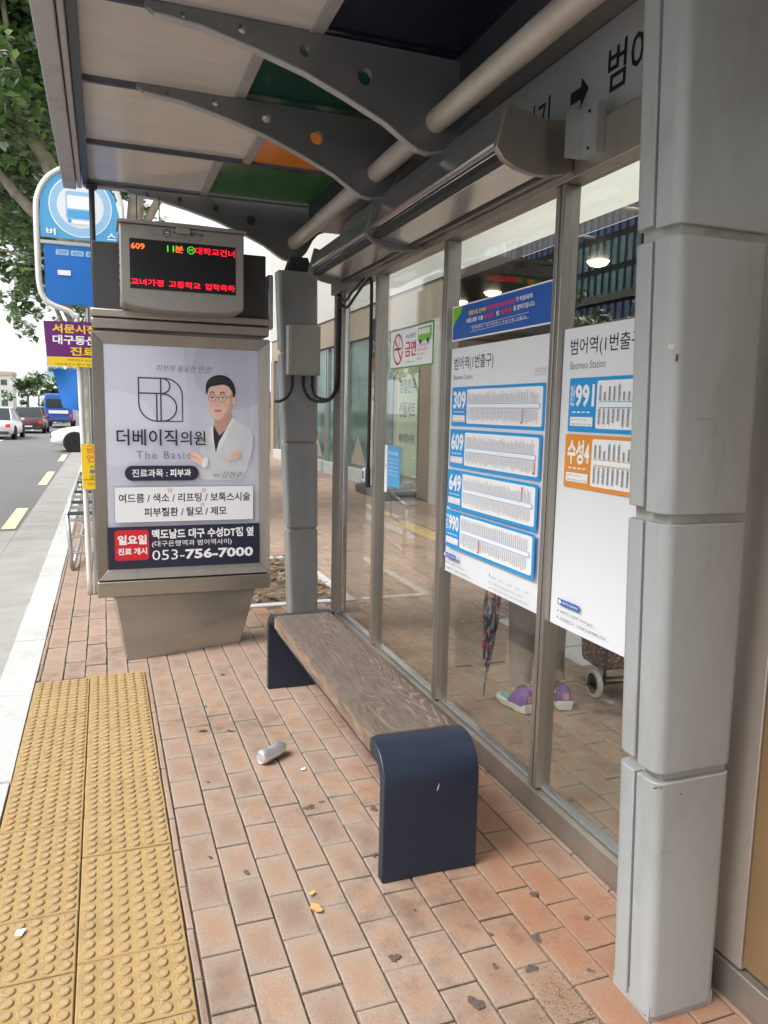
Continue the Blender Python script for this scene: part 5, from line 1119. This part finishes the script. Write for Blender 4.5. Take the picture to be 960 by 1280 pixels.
m_ = MB(); m_.tube([(1.845, 3.402, .03), ax0, ax1, (1.877, 3.384, .78)], [.003, .005, .006, .006], 'black', 8); m_.build('shaft', um)
m_ = MB(); m_.tube(catmull([(1.877, 3.384, .76), (1.878, 3.384, .83), (1.88, 3.36, .86), (1.88, 3.33, .85), (1.88, 3.325, .82)], 5), .010, 'bag_dark', 10); m_.build('handle', um, angle=180)
ct = empty('shopping_cart', (2.55, 3.35, 0), 'two wheeled shopping cart with patterned red and brown bag beside the person', 'shopping cart')
def wheel(x, y, r, par, rz=0, w=.03):
    m_ = MB(); m_.lathe([(r * .70, -w / 2), (r * .93, -w / 2), (r, -w * .25), (r, w * .25), (r * .93, w / 2), (r * .70, w / 2)], 'shoe_sole', (0, 0, 0), 32, 'x'); A = Matrix.Translation((x, y, r)) @ Matrix.Rotation(rz, 4, 'Z'); m_.v = [tuple(A @ Vector(v)) for v in m_.v]; t = m_.build('wheel', par)
    m_ = MB(); m_.lathe([(r * .12, -w * .9), (r * .25, -w * .7), (r * .74, -w * .53), (r * .74, w * .53), (r * .25, w * .7), (r * .12, w * .9)], 'black', (0, 0, 0), 24, 'x'); m_.v = [tuple(A @ Vector(v)) for v in m_.v]; m_.build('hub', t)
wheel(2.45, 3.28, .075, ct, R(-8)); wheel(2.76, 3.24, .075, ct, R(-8))
A = Matrix.Translation((2.61, 3.33, 0)) @ Matrix.Rotation(R(-8), 4, 'Z')
m_ = MB(); m_.hexa([(-.15, -.11, .15), (.15, -.11, .15), (.15, .11, .15), (-.15, .11, .15), (-.19, -.14, .70), (.19, -.14, .70), (.19, .14, .70), (-.19, .14, .70)], 'bag_cloth'); m_.v = [tuple(A @ Vector(v)) for v in m_.v]; bag = m_.build('bag', ct, bevel=.035, seg=4)
m_ = MB(); m_.box(-.185, .185, -.15, .15, .695, .72, 'bag_dark'); m_.v = [tuple(A @ Vector(v)) for v in m_.v]; m_.build('flap', bag, bevel=.01)
m_ = MB()
for s_ in (-1, 1):
    m_.tube([A @ Vector((s_ * .13, -.13, .08)), A @ Vector((s_ * .13, -.15, .55)), A @ Vector((s_ * .13, -.18, .95))], .009, 'black', 8)
m_.tube([A @ Vector((-.13, -.18, .95)), A @ Vector((.13, -.18, .95))], .012, 'black', 8); m_.tube([A @ Vector((-.20, -.07, .072)), A @ Vector((.20, -.07, .072))], .007, 'black', 8)
m_.tube([A @ Vector((-.13, -.12, .12)), A @ Vector((.13, -.12, .12))], .009, 'black', 8)
m_.tube(catmull([A @ Vector((.02, -.12, .14)), A @ Vector((.04, -.17, .10)), A @ Vector((.06, -.21, .03)), A @ Vector((.12, -.23, .010)), A @ Vector((.18, -.22, .012))], 5), .008, 'black', 8)
m_.build('frame', ct, angle=60)

# ================================================================== BUILDING BEHIND THE PAVEMENT
bd = empty('white_building', (5.1, 10, 0), 'long white walled building with dark recessed entrance behind the shelter glass', 'building')
XB = 5.10
m_ = MB(); m_.box(XB, XB + .35, -14, 24.6, 3.66, 11, 'wall_white'); m_.box(XB + .35, 14, 24.25, 24.6, 0, 11, 'wall_white'); m_.box(XB + .35, 14, -14, 24.25, 10.8, 11.0, 'wall_white'); m_.build('upper_wall', bd, smooth=False)
m_ = MB(); m_.box(XB + .03, XB + .3, 11.35, 24.5, 3.03, 3.655, 'wall_beige'); m_.build('fascia_band', bd, smooth=False)
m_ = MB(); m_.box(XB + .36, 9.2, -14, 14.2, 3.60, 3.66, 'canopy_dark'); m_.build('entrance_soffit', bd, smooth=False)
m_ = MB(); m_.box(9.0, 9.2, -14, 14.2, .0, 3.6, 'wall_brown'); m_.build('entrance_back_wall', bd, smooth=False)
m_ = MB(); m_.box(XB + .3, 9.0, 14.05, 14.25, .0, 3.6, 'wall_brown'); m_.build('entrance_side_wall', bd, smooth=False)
m_ = MB(); m_.box(8.4, 8.6, -14, 14.0, 2.95, 3.2, 'bronze'); m_.build('ceiling_beam', bd, smooth=False)
for y in (3.0, 6.0, 9.0, 12.0, 13.3):
    m_ = MB(); m_.lathe([(.13, .03), (.15, 0), (.11, -.05), (.04, -.07)], 'lamp_glow', (6.37, y, 3.60), 20); m_.build('ceiling_lamp', bd)
for k in range(10):
    m_ = MB(); y = -8 + k * 2.2; m_.box(8.90, 8.97, y, y + 1.9, .3, 2.6, 'curtain_glass'); f_ = m_.build('window', bd, smooth=False)
    m_ = MB(); m_.box(8.87, 8.90, y + .9, y + .96, .3, 2.6, 'mull_dark'); m_.build('window_bar', f_)
for (y, l_) in ((11.35, .28), (14.4, .35), (21.6, .4), (24.1, .4)):
    m_ = MB(); m_.box(XB, XB + .3, y, y + l_, 0, 3.03, 'wall_white' if y < 12 else 'wall_beige'); m_.build('column', bd, smooth=False)
m_ = MB(); m_.box(XB + .1, XB + .2, 11.63, 14.4, .0, 3.03, 'wall_beige'); m_.build('shop_wall', bd, smooth=False)
bn = empty('shop_banner', (XB, 12.9, 1), 'tall pale green gift set banner on the shop wall seen through the glass', 'banner')
m_ = MB(); m_.box(XB + .07, XB + .09, 12.35, 13.35, .35, 2.75, 'p_fence'); bo = m_.build('cloth', bn, smooth=False)
P = Print((XB + .07, 13.35, 0), (0, -1, 0), (0, 0, 1), (-1, 0, 0), .001)
P.text('명절한우', .12, .90, 1.85, 2.12, 'ink', .02); P.text('선물세트', .12, .90, 1.42, 1.70, 'ink', .02); P.text('예약접수중', .12, .88, .95, 1.12, 'ink', .01); P.text('신선한 우리고기', .14, .86, 2.38, 2.50, 'ink'); P.build('print', bo)
m_ = MB(); m_.box(XB + .08, XB + .12, 13.6, 14.3, .1, 2.9, 'shop_glass'); m_.build('shop_door', bd, smooth=False)
for (y0, y1) in ((14.8, 18.15), (18.25, 21.55), (22.05, 24.05)):
    m_ = MB(); m_.box(XB + .12, XB + .16, y0, y1, .28, 3.02, 'shop_glass'); w_ = m_.build('shop_window', bd, smooth=False)
    m_ = MB(); 
    for t in (0, .5, 1): m_.box(XB + .07, XB + .12, y0 + (y1 - y0 - .06) * t, y0 + (y1 - y0 - .06) * t + .06, .28, 3.0, 'galv')
    m_.build('window_frame', w_); m_ = MB(); m_.box(XB - .02, XB + .25, y0, y1, .0, .27, 'granite'); m_.build('sill', w_, smooth=False)
    m_ = MB(); m_.poly = None; m_.add([(XB + .115, y0 + .4, .35), (XB + .115, y0 + 1.5, .35), (XB + .115, y0 + 1.0, 1.0)], [(0, 1, 2)], 'wall_beige'); m_.build('window_decal', w_, smooth=False)
pl = empty('low_planter', (4.6, 12.6, 0), 'low dark granite planter step in front of the shop wall', 'planter')
m_ = MB(); m_.box(4.45, 5.05, 12.0, 13.6, 0, .16, 'dark_box'); m_.box(4.52, 4.98, 12.1, 13.5, .161, .22, 'concrete'); m_.build('stone_step', pl, bevel=.02)
# boundary fence, roadside sign post beyond the building
fc = empty('site_fence', (6.4, 31, 0), 'pale green corrugated construction fence far beyond the white building', 'fence')
for k in range(10):
    m_ = MB(); xx = 5.6 + k * .35
    m_.prism([(xx, 31), (xx + .08, 30.95), (xx + .2, 30.95), (xx + .28, 31), (xx + .34, 31), (xx + .34, 31.03), (xx, 31.03)], 'z', -.05, 1.75, 'p_fence'); m_.build('fence_panel', fc)
m_ = MB(); m_.box(5.6, 9.1, 31.04, 31.1, 1.70, 1.80, 'p_white'); m_.build('top_rail', fc)
sp_ = empty('parking_sign', (6.15, 28, 0), 'dark sign with amber figures on a pole above a white notice beyond the building', 'sign')
m_ = MB(); m_.tube([(6.5, 28.1, 0), (6.5, 28.1, 3.4)], .05, 'galv'); m_.build('pole', sp_)
m_ = MB(); m_.box(5.95, 6.75, 27.9, 28.05, 2.65, 3.35, 'black'); bx_ = m_.build('amber_board', sp_, smooth=False)
P = Print((0, 27.9, 0), (1, 0, 0), (0, 0, 1), (0, -1, 0), .002); P.text('24', 6.1, 6.6, 2.75, 3.25, 'p_amber', .05); P.build('figures', bx_)
m_ = MB(); m_.box(5.95, 6.75, 27.9, 28.05, 1.55, 2.4, 'p_white'); bx_ = m_.build('white_board', sp_, smooth=False)
P = Print((0, 27.9, 0), (1, 0, 0), (0, 0, 1), (0, -1, 0), .002); P.text('h', 6.2, 6.4, 1.95, 2.3, 'ink', .03); P.rect(6.0, 6.5, 1.6, 1.75, 'p_teal'); P.build('figures', bx_)

# ================================================================== TREES
def tree(base, trunk, limbs, clumps, n, label, group='plane trees along the street', size=.075, seed=1, kind='leaf'):
    rt_ = random.Random(seed); t = empty('plane_tree', base, label, 'tree', group)
    m_ = MB(); m_.tube(catmull([p[:3] for p in trunk], 4), [trunk[0][3] + (trunk[-1][3] - trunk[0][3]) * i / (4 * (len(trunk) - 1)) for i in range(4 * (len(trunk) - 1) + 1)], 'bark', 12); m_.build('trunk', t, angle=180)
    for L in limbs:
        m_ = MB(); c_ = catmull([p[:3] for p in L], 4); nn = len(c_) - 1; m_.tube(c_, [L[0][3] + (L[-1][3] - L[0][3]) * i / nn for i in range(nn + 1)], 'bark', 8); m_.build('limb', t, angle=180)
    m_ = MB(); V, F, K = [], [], []
    tot = sum(c[3] * c[4] * c[5] for c in clumps)
    for (x, y, z, rx, ry, rz) in clumps:
        cnt = int(n * rx * ry * rz / tot); sub = [(rt_.gauss(0, .5), rt_.gauss(0, .5), rt_.gauss(0, .5), rt_.uniform(.18, .4)) for _ in range(26)]
        for k in range(cnt):
            s_ = sub[rt_.randrange(26)]
            while True:
                a, b, c_ = rt_.gauss(0, .55), rt_.gauss(0, .55), rt_.gauss(0, .55)
                if a * a + b * b + c_ * c_ < 1.6: break
            p = Vector((x + rx * (s_[0] + a * s_[3]), y + ry * (s_[1] + b * s_[3]), z + rz * (s_[2] + c_ * s_[3])))
            sz = size * rt_.uniform(.6, 1.3); d1 = Vector((rt_.gauss(0, 1), rt_.gauss(0, 1), rt_.gauss(0, .5))).normalized(); d2 = d1.cross(Vector((rt_.gauss(0, .4), rt_.gauss(0, .4), 1))).normalized()
            i0 = len(V); V += [p - d1 * sz, p - d2 * sz * .7 + d1 * sz * .1, p + d1 * sz * 1.1 - Vector((0, 0, sz * .3)), p + d2 * sz * .7 + d1 * sz * .1]; F.append((i0, i0 + 1, i0 + 2, i0 + 3)); K.append(0 if rt_.random() < .65 else 1)
    me = bpy.data.meshes.new('crown'); me.from_pydata(V, [], F); me.materials.append(MAT['leaf']); me.materials.append(MAT['leaf_light']); me.polygons.foreach_set('material_index', K); link('crown', me, t); return t
tree((.42, 10.6, 0), [(.42, 10.6, -.05, .20), (.36, 10.6, 1.5, .17), (.30, 10.6, 2.6, .15)],
     [[(.30, 10.6, 2.5, .13), (-.1, 10.4, 3.3, .10), (-.55, 10.2, 4.35, .09), (-1.0, 10.1, 4.95, .075), (-1.6, 10.0, 5.5, .06), (-2.3, 10.0, 6.3, .03)], [(.30, 10.6, 2.6, .13), (.45, 10.6, 4.0, .10), (.55, 10.5, 5.6, .07), (.5, 10.4, 7.2, .03)],
      [(-.1, 10.4, 3.3, .08), (-.8, 10.6, 3.9, .07), (-1.3, 10.6, 4.5, .06), (-2.0, 10.7, 5.3, .03)], [(-.55, 10.2, 4.35, .05), (-.9, 10.3, 5.6, .04), (-1.0, 10.3, 6.8, .02)], [(.4, 10.6, 3.5, .06), (1.0, 10.7, 4.6, .05), (1.8, 10.8, 5.4, .02)]],
     [(-1.5, 10.6, 6.1, 1.6, 1.6, 1.3), (-.6, 11.2, 6.6, 1.4, 1.4, 1.3), (-1.1, 11.4, 5.0, .8, .9, .8), (-2.4, 10.8, 7.2, 1.5, 1.5, 1.2), (.9, 11.2, 6.8, 1.4, 1.4, 1.2), (.45, 11.5, 4.6, .5, .5, .35), (-.9, 12, 4.0, .35, .6, .5), (-1.35, 12.4, 5.6, .7, .7, 1.0), (-1.45, 12.4, 4.6, .35, .5, .5)], 70000, 'large plane tree with mottled bark just beyond the column, its limbs reaching over the road', seed=2, size=.064)
tree((-.15, 17, 0), [(-.15, 17, -.05, .2), (-.2, 17, 1.6, .17), (-.3, 17, 2.8, .15)],
     [[(-.3, 17, 2.7, .12), (-.9, 16.8, 4.0, .09), (-1.8, 16.7, 5.6, .05), (-2.6, 16.6, 7, .02)], [(-.3, 17, 2.8, .12), (.1, 17, 4.6, .08), (.3, 17, 6.6, .03)], [(-.9, 16.8, 4.0, .06), (-1.4, 17.2, 4.4, .04), (-1.9, 17.4, 4.6, .02)]],
     [(-1.5, 17, 5.2, 1.1, 1.3, 1.1), (-1.25, 17, 3.7, .45, .7, .75), (-1.6, 17.2, 6.8, 1.6, 1.6, 1.2), (-.2, 17.2, 7.0, 1.5, 1.5, 1.2), (-.9, 17, 4.6, .7, .8, .7)], 34000, 'second plane tree further down the kerb, leaves hanging low over the gutter', seed=5, size=.075)
tree((-.4, 27, 0), [(-.4, 27, -.05, .2), (-.45, 27, 1.6, .17), (-.5, 27, 2.6, .14)],
     [[(-.5, 27, 2.5, .11), (-1.2, 27, 4.2, .07), (-1.8, 27, 6, .03)], [(-.5, 27, 2.6, .10), (0, 27, 5, .05), (.2, 27, 7, .02)]],
     [(-1.0, 27, 3.4, .7, .9, 1.0), (-1.0, 27, 5.6, 1.2, 1.6, 1.4), (.3, 27, 6, 1.6, 1.6, 1.4)], 7000, 'third plane tree behind the purple flyer board', seed=9, size=.11)
far_t = [(-8, 95, 5.5, 'round green tree far down the road, nearest the middle'), (-14.8, 100, 8.5, 'broad green tree at the left edge far down the road'), (-6.5, 130, 6, 'hazy small tree at the far end of the road'), (-10.8, 150, 8, 'pale far tree between the broad tree and the round tree'), (-3.5, 78, 4.5, 'small tree above the blue minibus')]
for k, (x, y, h, lab) in enumerate(far_t):
    tree((x, y, -.1), [(x, y, -.15, .2), (x, y, h * .3, .17), (x + .1, y, h * .5, .12)], [[(x, y, h * .4, .1), (x + h * .15, y, h * .7, .04)]], [(x, y, h * .62, h * .32, h * .3, h * .22), (x + h * .15, y, h * .75, h * .2, h * .2, h * .15)], 2600, lab, 'far trees along the road', .22, 20 + k)
# trees and tower across the road (mirrored in the shelter glass)
for k in range(7):
    y = 6 + k * 9.5; x = -19.5
    tree((x, y, -.1), [(x, y, -.15, .22), (x, y, 2.0, .18), (x, y, 3.0, .14)], [[(x, y, 2.8, .12), (x + .9, y + .4, 5.2, .04)], [(x, y, 2.8, .12), (x - .6, y - .7, 5.4, .04)]], [(x, y, 6, 2.2, 2.2, 1.6), (x + .5, y + 1.2, 5, 1.4, 1.4, 1.0), (x, y - 1.5, 5.4, 1.3, 1.3, 1.1)], 3200, ('first', 'second', 'third', 'fourth', 'fifth', 'sixth', 'seventh')[k] + ' plane tree in the row across the road', 'plane trees across the road', .17, 40 + k)
tw = empty('glass_tower', (-58, 80, 0), 'teal glass office tower across the road mirrored in the shelter glass', 'tower')
m_ = MB(); m_.box(-75, -58.2, 40, 125, -.2, 48, 'mull_dark'); m_.build('core', tw, smooth=False)
for f_i in range(12):
    m_ = MB(); z = f_i * 4
    m_.box(-58.15, -58.0, 40, 125, z + .7, z + 3.9, 'curtain_glass' if f_i % 3 else 'curtain_blue'); s_ = m_.build('glazed_storey', tw, smooth=False)
    m_ = MB()
    for k in range(57): m_.box(-57.99, -57.8, 40 + k * 1.5, 40.14 + k * 1.5, z + .1, z + 4.0, 'mull_dark')
    m_.build('facade_fin', s_, smooth=False, kind='stuff')
m_ = MB(); m_.box(-57.78, -57.5, 40, 125, 16.2, 17.2, 'wall_white'); m_.build('white_band', tw, smooth=False)
ob_ = empty('office_block', (-40, 20, 0), 'beige office block across the road beside the teal tower, outside the frame', 'building')
m_ = MB(); m_.box(-60, -38, -30, 34, -.2, 18, 'wall_beige'); m_.build('wall', ob_, smooth=False)
for f_i in range(4):
    for k in range(14):
        m_ = MB(); m_.box(-38.0, -37.95, -28 + k * 4.4, -25 + k * 4.4, 1.5 + f_i * 4.3, 4.2 + f_i * 4.3, 'curtain_glass'); m_.build('window', ob_, smooth=False)

# ================================================================== STREET BEYOND
ms = empty('signal_mast', (-.1, 13, 0), 'grey signal mast with two long horizontal arms over the road at the upper left', 'mast')
m_ = MB(); m_.tube([(-.08, 13, 0), (-.10, 13, 5.9)], [.11, .08], 'galv', 14); m_.build('post', ms)
m_ = MB(); m_.tube([(-.10, 13, 5.45), (-9, 13, 5.62)], [.075, .05], 'galv', 10); m_.build('arm', ms)
m_ = MB(); m_.tube([(-.10, 13, 4.88), (-6, 13, 4.96)], [.05, .04], 'galv', 10); m_.build('arm', ms)
bn2 = empty('blue_street_banner', (-.7, 24, 2), 'blue street banner hanging behind the flyer board', 'banner')
m_ = MB(); nb_ = 10; V = []
for j in range(nb_ + 1):
    t = j / nb_; 
    for i in range(6): s_ = i / 5; V.append((-1.35 + s_ * 1.15 + t * .25, 24 + .08 * math.sin(s_ * 5 + t * 3), 2.55 - t * 1.35 + .25 * (1 - s_) * t))
m_.add(V, [(j * 6 + i, j * 6 + i + 1, (j + 1) * 6 + i + 1, (j + 1) * 6 + i) for j in range(nb_) for i in range(5)], 'p_busblue'); m_.build('cloth', bn2, angle=180)
m_ = MB(); m_.tube([(-.12, 24, 0), (-.12, 24, 2.9)], .04, 'galv'); m_.tube([(-1.4, 24, 2.58), (-.12, 24, 2.58)], .02, 'galv'); m_.build('pole', bn2)

def car(x, y, rz, paint, label, L=4.5, W=1.8, H=1.45, suv=False, lower=None, group='cars on the road', cat='car'):
    """body lofted from cross-sections along its length; nose towards local +Y"""
    e = empty('car', (x, y, -.13), label, cat, group, rz)
    def X(m_, name, par=None, **k):
        me = m_.mesh(name, k.get('smooth', True), k.get('angle', 40)); o = bpy.data.objects.new(name, me); COL.objects.link(o); o.parent = par or e
        if k.get('bevel'): b = o.modifiers.new('b', 'BEVEL'); b.width = k['bevel']; b.segments = 3; b.limit_method = 'ANGLE'
        return o
    hw = W / 2; hb = H * .60 if not suv else H * .60
    secs = [(-L / 2, .84, .38, hb * .92), (-L / 2 + .12, .95, .24, hb), (-L * .3, 1, .20, hb * 1.03), (0, 1, .20, hb * 1.0), (L * .22, 1, .20, hb * .98), (L * .40, .97, .22, hb * .86), (L / 2 - .06, .86, .28, hb * .72), (L / 2, .74, .34, hb * .6)]
    m_ = MB(); vs = []; n = 10
    for yy, k, zb_, zt_ in secs:
        for (u, v) in ((-.86, 0), (-.98, .12), (-1, .4), (-.97, .75), (-.88, 1), (.88, 1), (.97, .75), (1, .4), (.98, .12), (.86, 0)): vs.append((hw * k * u, yy, zb_ + (zt_ - zb_) * v))
    m_.add(vs, [(i * n + j, i * n + (j + 1) % n, (i + 1) * n + (j + 1) % n, (i + 1) * n + j) for i in range(len(secs) - 1) for j in range(n)] + [list(range(n)), list(range((len(secs) - 1) * n, len(secs) * n))], paint)
    body_ = X(m_, 'body', angle=50)
    r0, r1, r2, r3 = (-L * .44, -L * .34, L * .06, L * .24) if suv else (-L * .40, -L * .22, L * .06, L * .26)
    m_ = MB(); zb_, zt_ = hb * .97, H
    m_.add([(-hw * .9, r0, zb_), (hw * .9, r0, zb_), (hw * .9, r3, zb_), (-hw * .9, r3, zb_), (-hw * .70, r1, zt_), (hw * .70, r1, zt_), (hw * .70, r2, zt_ - .02), (-hw * .70, r2, zt_ - .02)], [(0, 3, 2, 1), (4, 5, 6, 7), (0, 1, 5, 4), (1, 2, 6, 5), (2, 3, 7, 6), (3, 0, 4, 7)], 'car_glass'); X(m_, 'glasshouse', bevel=.05)
    m_ = MB(); m_.box(-hw * .69, hw * .69, r1 + .02, r2 - .02, zt_ - .015, zt_ + .025, paint)
    for s_ in (-1, 1):
        for (a0, z0_, a1, z1_) in ((r0, zb_, r1, zt_), (r3, zb_, r2, zt_), ((r0 + r3) * .5, zb_, (r1 + r2) * .5, zt_)):
            m_.hexa([(s_ * hw * .90 - .02, a0 - .04, z0_), (s_ * hw * .91 + .01, a0 - .04, z0_), (s_ * hw * .91 + .01, a0 + .04, z0_), (s_ * hw * .90 - .02, a0 + .04, z0_), (s_ * hw * .70 - .02, a1 - .04, z1_), (s_ * hw * .71 + .01, a1 - .04, z1_), (s_ * hw * .71 + .01, a1 + .04, z1_), (s_ * hw * .70 - .02, a1 + .04, z1_)], paint)
    X(m_, 'roof', bevel=.015)
    wr = .35 if suv else .32
    for s_ in (-1, 1):
        for yy in (-L * .30, L * .31):
            m_ = MB(); m_.lathe([(wr * 1.10, -.02), (wr * 1.10, .03)], 'black', (s_ * (hw - .03), yy, wr), 20, 'x'); X(m_, 'wheel_arch')
            m_ = MB(); m_.lathe([(wr * .62, -.10), (wr * .95, -.10), (wr, -.06), (wr, .06), (wr * .95, .10), (wr * .62, .10)], 'tyre', (s_ * (hw - .07), yy, wr), 24, 'x'); w_ = X(m_, 'wheel')
            m_ = MB(); m_.lathe([(wr * .61, -.08), (wr * .61, .08)], 'black', (s_ * (hw - .07), yy, wr), 20, 'x')
            for k in range(5):
                a = 2 * math.pi * k / 5; px_ = s_ * (hw + .012); c1, s1 = math.cos(a), math.sin(a)
                m_.add([(px_, yy + c1 * wr * .60 - s1 * .06, wr + s1 * wr * .60 + c1 * .06), (px_, yy + c1 * wr * .60 + s1 * .06, wr + s1 * wr * .60 - c1 * .06), (px_, yy + s1 * .05, wr - c1 * .05), (px_, yy - s1 * .05, wr + c1 * .05)], [(0, 1, 2, 3)], 'galv')
            X(m_, 'rim', w_)
    for s_ in (-1, 1):
        m_ = MB(); m_.box(s_ * hw * .82 - .14, s_ * hw * .82 + .06 * 1, -L / 2 - .012, -L / 2 + .05, hb * .66, hb * .84, 'tail_red'); X(m_, 'tail_light', bevel=.02)
        m_ = MB(); m_.box(s_ * hw * .66 - .14, s_ * hw * .66 + .14, L / 2 - .10, L / 2 + .004, hb * .50, hb * .62, 'mull_dark'); X(m_, 'headlight', bevel=.02)
        m_ = MB(); m_.box(s_ * (hw + .02) - .08, s_ * (hw + .02) + .08, r3 - .25, r3 - .12, hb * .98, hb * 1.12, paint); X(m_, 'mirror', bevel=.03)
    m_ = MB(); m_.box(-.26, .26, -L / 2 - .015, -L / 2 + .02, hb * .38, hb * .52, 'paper_white'); X(m_, 'number_plate')
    m_ = MB(); m_.box(-hw * .80, hw * .80, -L / 2 - .02, -L / 2 + .1, .26, .40, lower or 'car_dark'); X(m_, 'bumper', bevel=.03)
    return e
car(-4.75, 41, R(-2), 'car_white', 'white sedan seen from behind at the left edge of the road')
car(-4.1, 50, R(0), 'car_red', 'dark red car with lit tail lights ahead of the white sedan')
car(.42, 29.6, R(86), 'car_white', 'white sport utility car turning across the road beside the kerb', suv=True, H=1.62, L=4.3)
car(-8.2, 66, R(0), 'car_white', 'far white car in the middle lane', group='cars on the road'); car(-5.4, 76, R(0), 'car_white', 'far white car beyond the dark red one')
mbus = empty('minibus', (-3.05, 60, -.13), 'blue minibus seen from behind with a dark rear window and green lit sign', 'bus')
m_ = MB(); m_.hexa([(-.98 - 3.05, 60, .32), (.98 - 3.05, 60, .32), (.98 - 3.05, 66, .32), (-.98 - 3.05, 66, .32), (-.90 - 3.05, 60.1, 2.35), (.90 - 3.05, 60.1, 2.35), (.90 - 3.05, 66, 2.35), (-.90 - 3.05, 66, 2.35)], 'car_blue'); m_.build('body', mbus, bevel=.12, seg=3)
m_ = MB(); m_.box(-3.85, -2.25, 59.97, 60.05, 1.35, 1.95, 'car_glass'); w_ = m_.build('rear_window', mbus, bevel=.01); m_ = MB(); m_.box(-2.75, -2.35, 59.95, 59.968, 1.45, 1.72, 'led_green'); m_.build('lit_sign', w_)
m_ = MB(); m_.box(-3.7, -2.4, 59.93, 59.98, .92, 1.15, 'paper_white'); m_.build('advert_strip', mbus)
for s_ in (-1, 1):
    m_ = MB(); m_.box(-3.05 + s_ * .8 - .09, -3.05 + s_ * .8 + .09, 59.95, 60.02, .65, .88, 'tail_red'); m_.build('tail_light', mbus)
    for yy in (61, 65): m_ = MB(); m_.lathe([(.2, -.11), (.36, -.11), (.38, 0), (.36, .11), (.2, .11)], 'tyre', (-3.05 + s_ * .86, yy, .25), 20, 'x'); m_.build('wheel', mbus)
m_ = MB(); m_.box(-3.98, -2.12, 59.92, 60.05, .30, .48, 'car_dark'); m_.build('bumper', mbus, bevel=.02)
# far buildings
for k, (x, y, w, d, h, mt, lab) in enumerate(((-36, 280, 16, 12, 11, 'far_wall_hazed', 'far beige block with red roof at the left end of the road'), (-16, 330, 9, 10, 26, 'curtain_glass', 'far pale blue tower block above the road end'), (-47, 320, 14, 12, 13, 'wall_white', 'far white block just left of the beige block'), (-2, 380, 14, 10, 18, 'wall_white', 'far white block behind the third plane tree'))):
    e = empty('far_building', (x, y, 0), lab, 'building', 'far buildings at the road end')
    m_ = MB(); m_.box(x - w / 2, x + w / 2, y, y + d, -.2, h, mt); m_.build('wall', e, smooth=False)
    m_ = MB(); m_.box(x - w / 2 - .3, x + w / 2 + .3, y - .3, y + d + .3, h, h + 1.2, 'roof_hazed' if k == 0 else 'wall_white'); m_.build('roof', e, smooth=False)
    for i in range(int(h / 3.4)):
        for j in range(int(w / 3)):
            m_ = MB(); m_.box(x - w / 2 + .6 + j * 3, x - w / 2 + 2.4 + j * 3, y - .06, y, 1 + i * 3.4, 2.8 + i * 3.4, 'shop_glass'); m_.build('window', e, smooth=False)

bpy.data.scenes.remove(TMP)
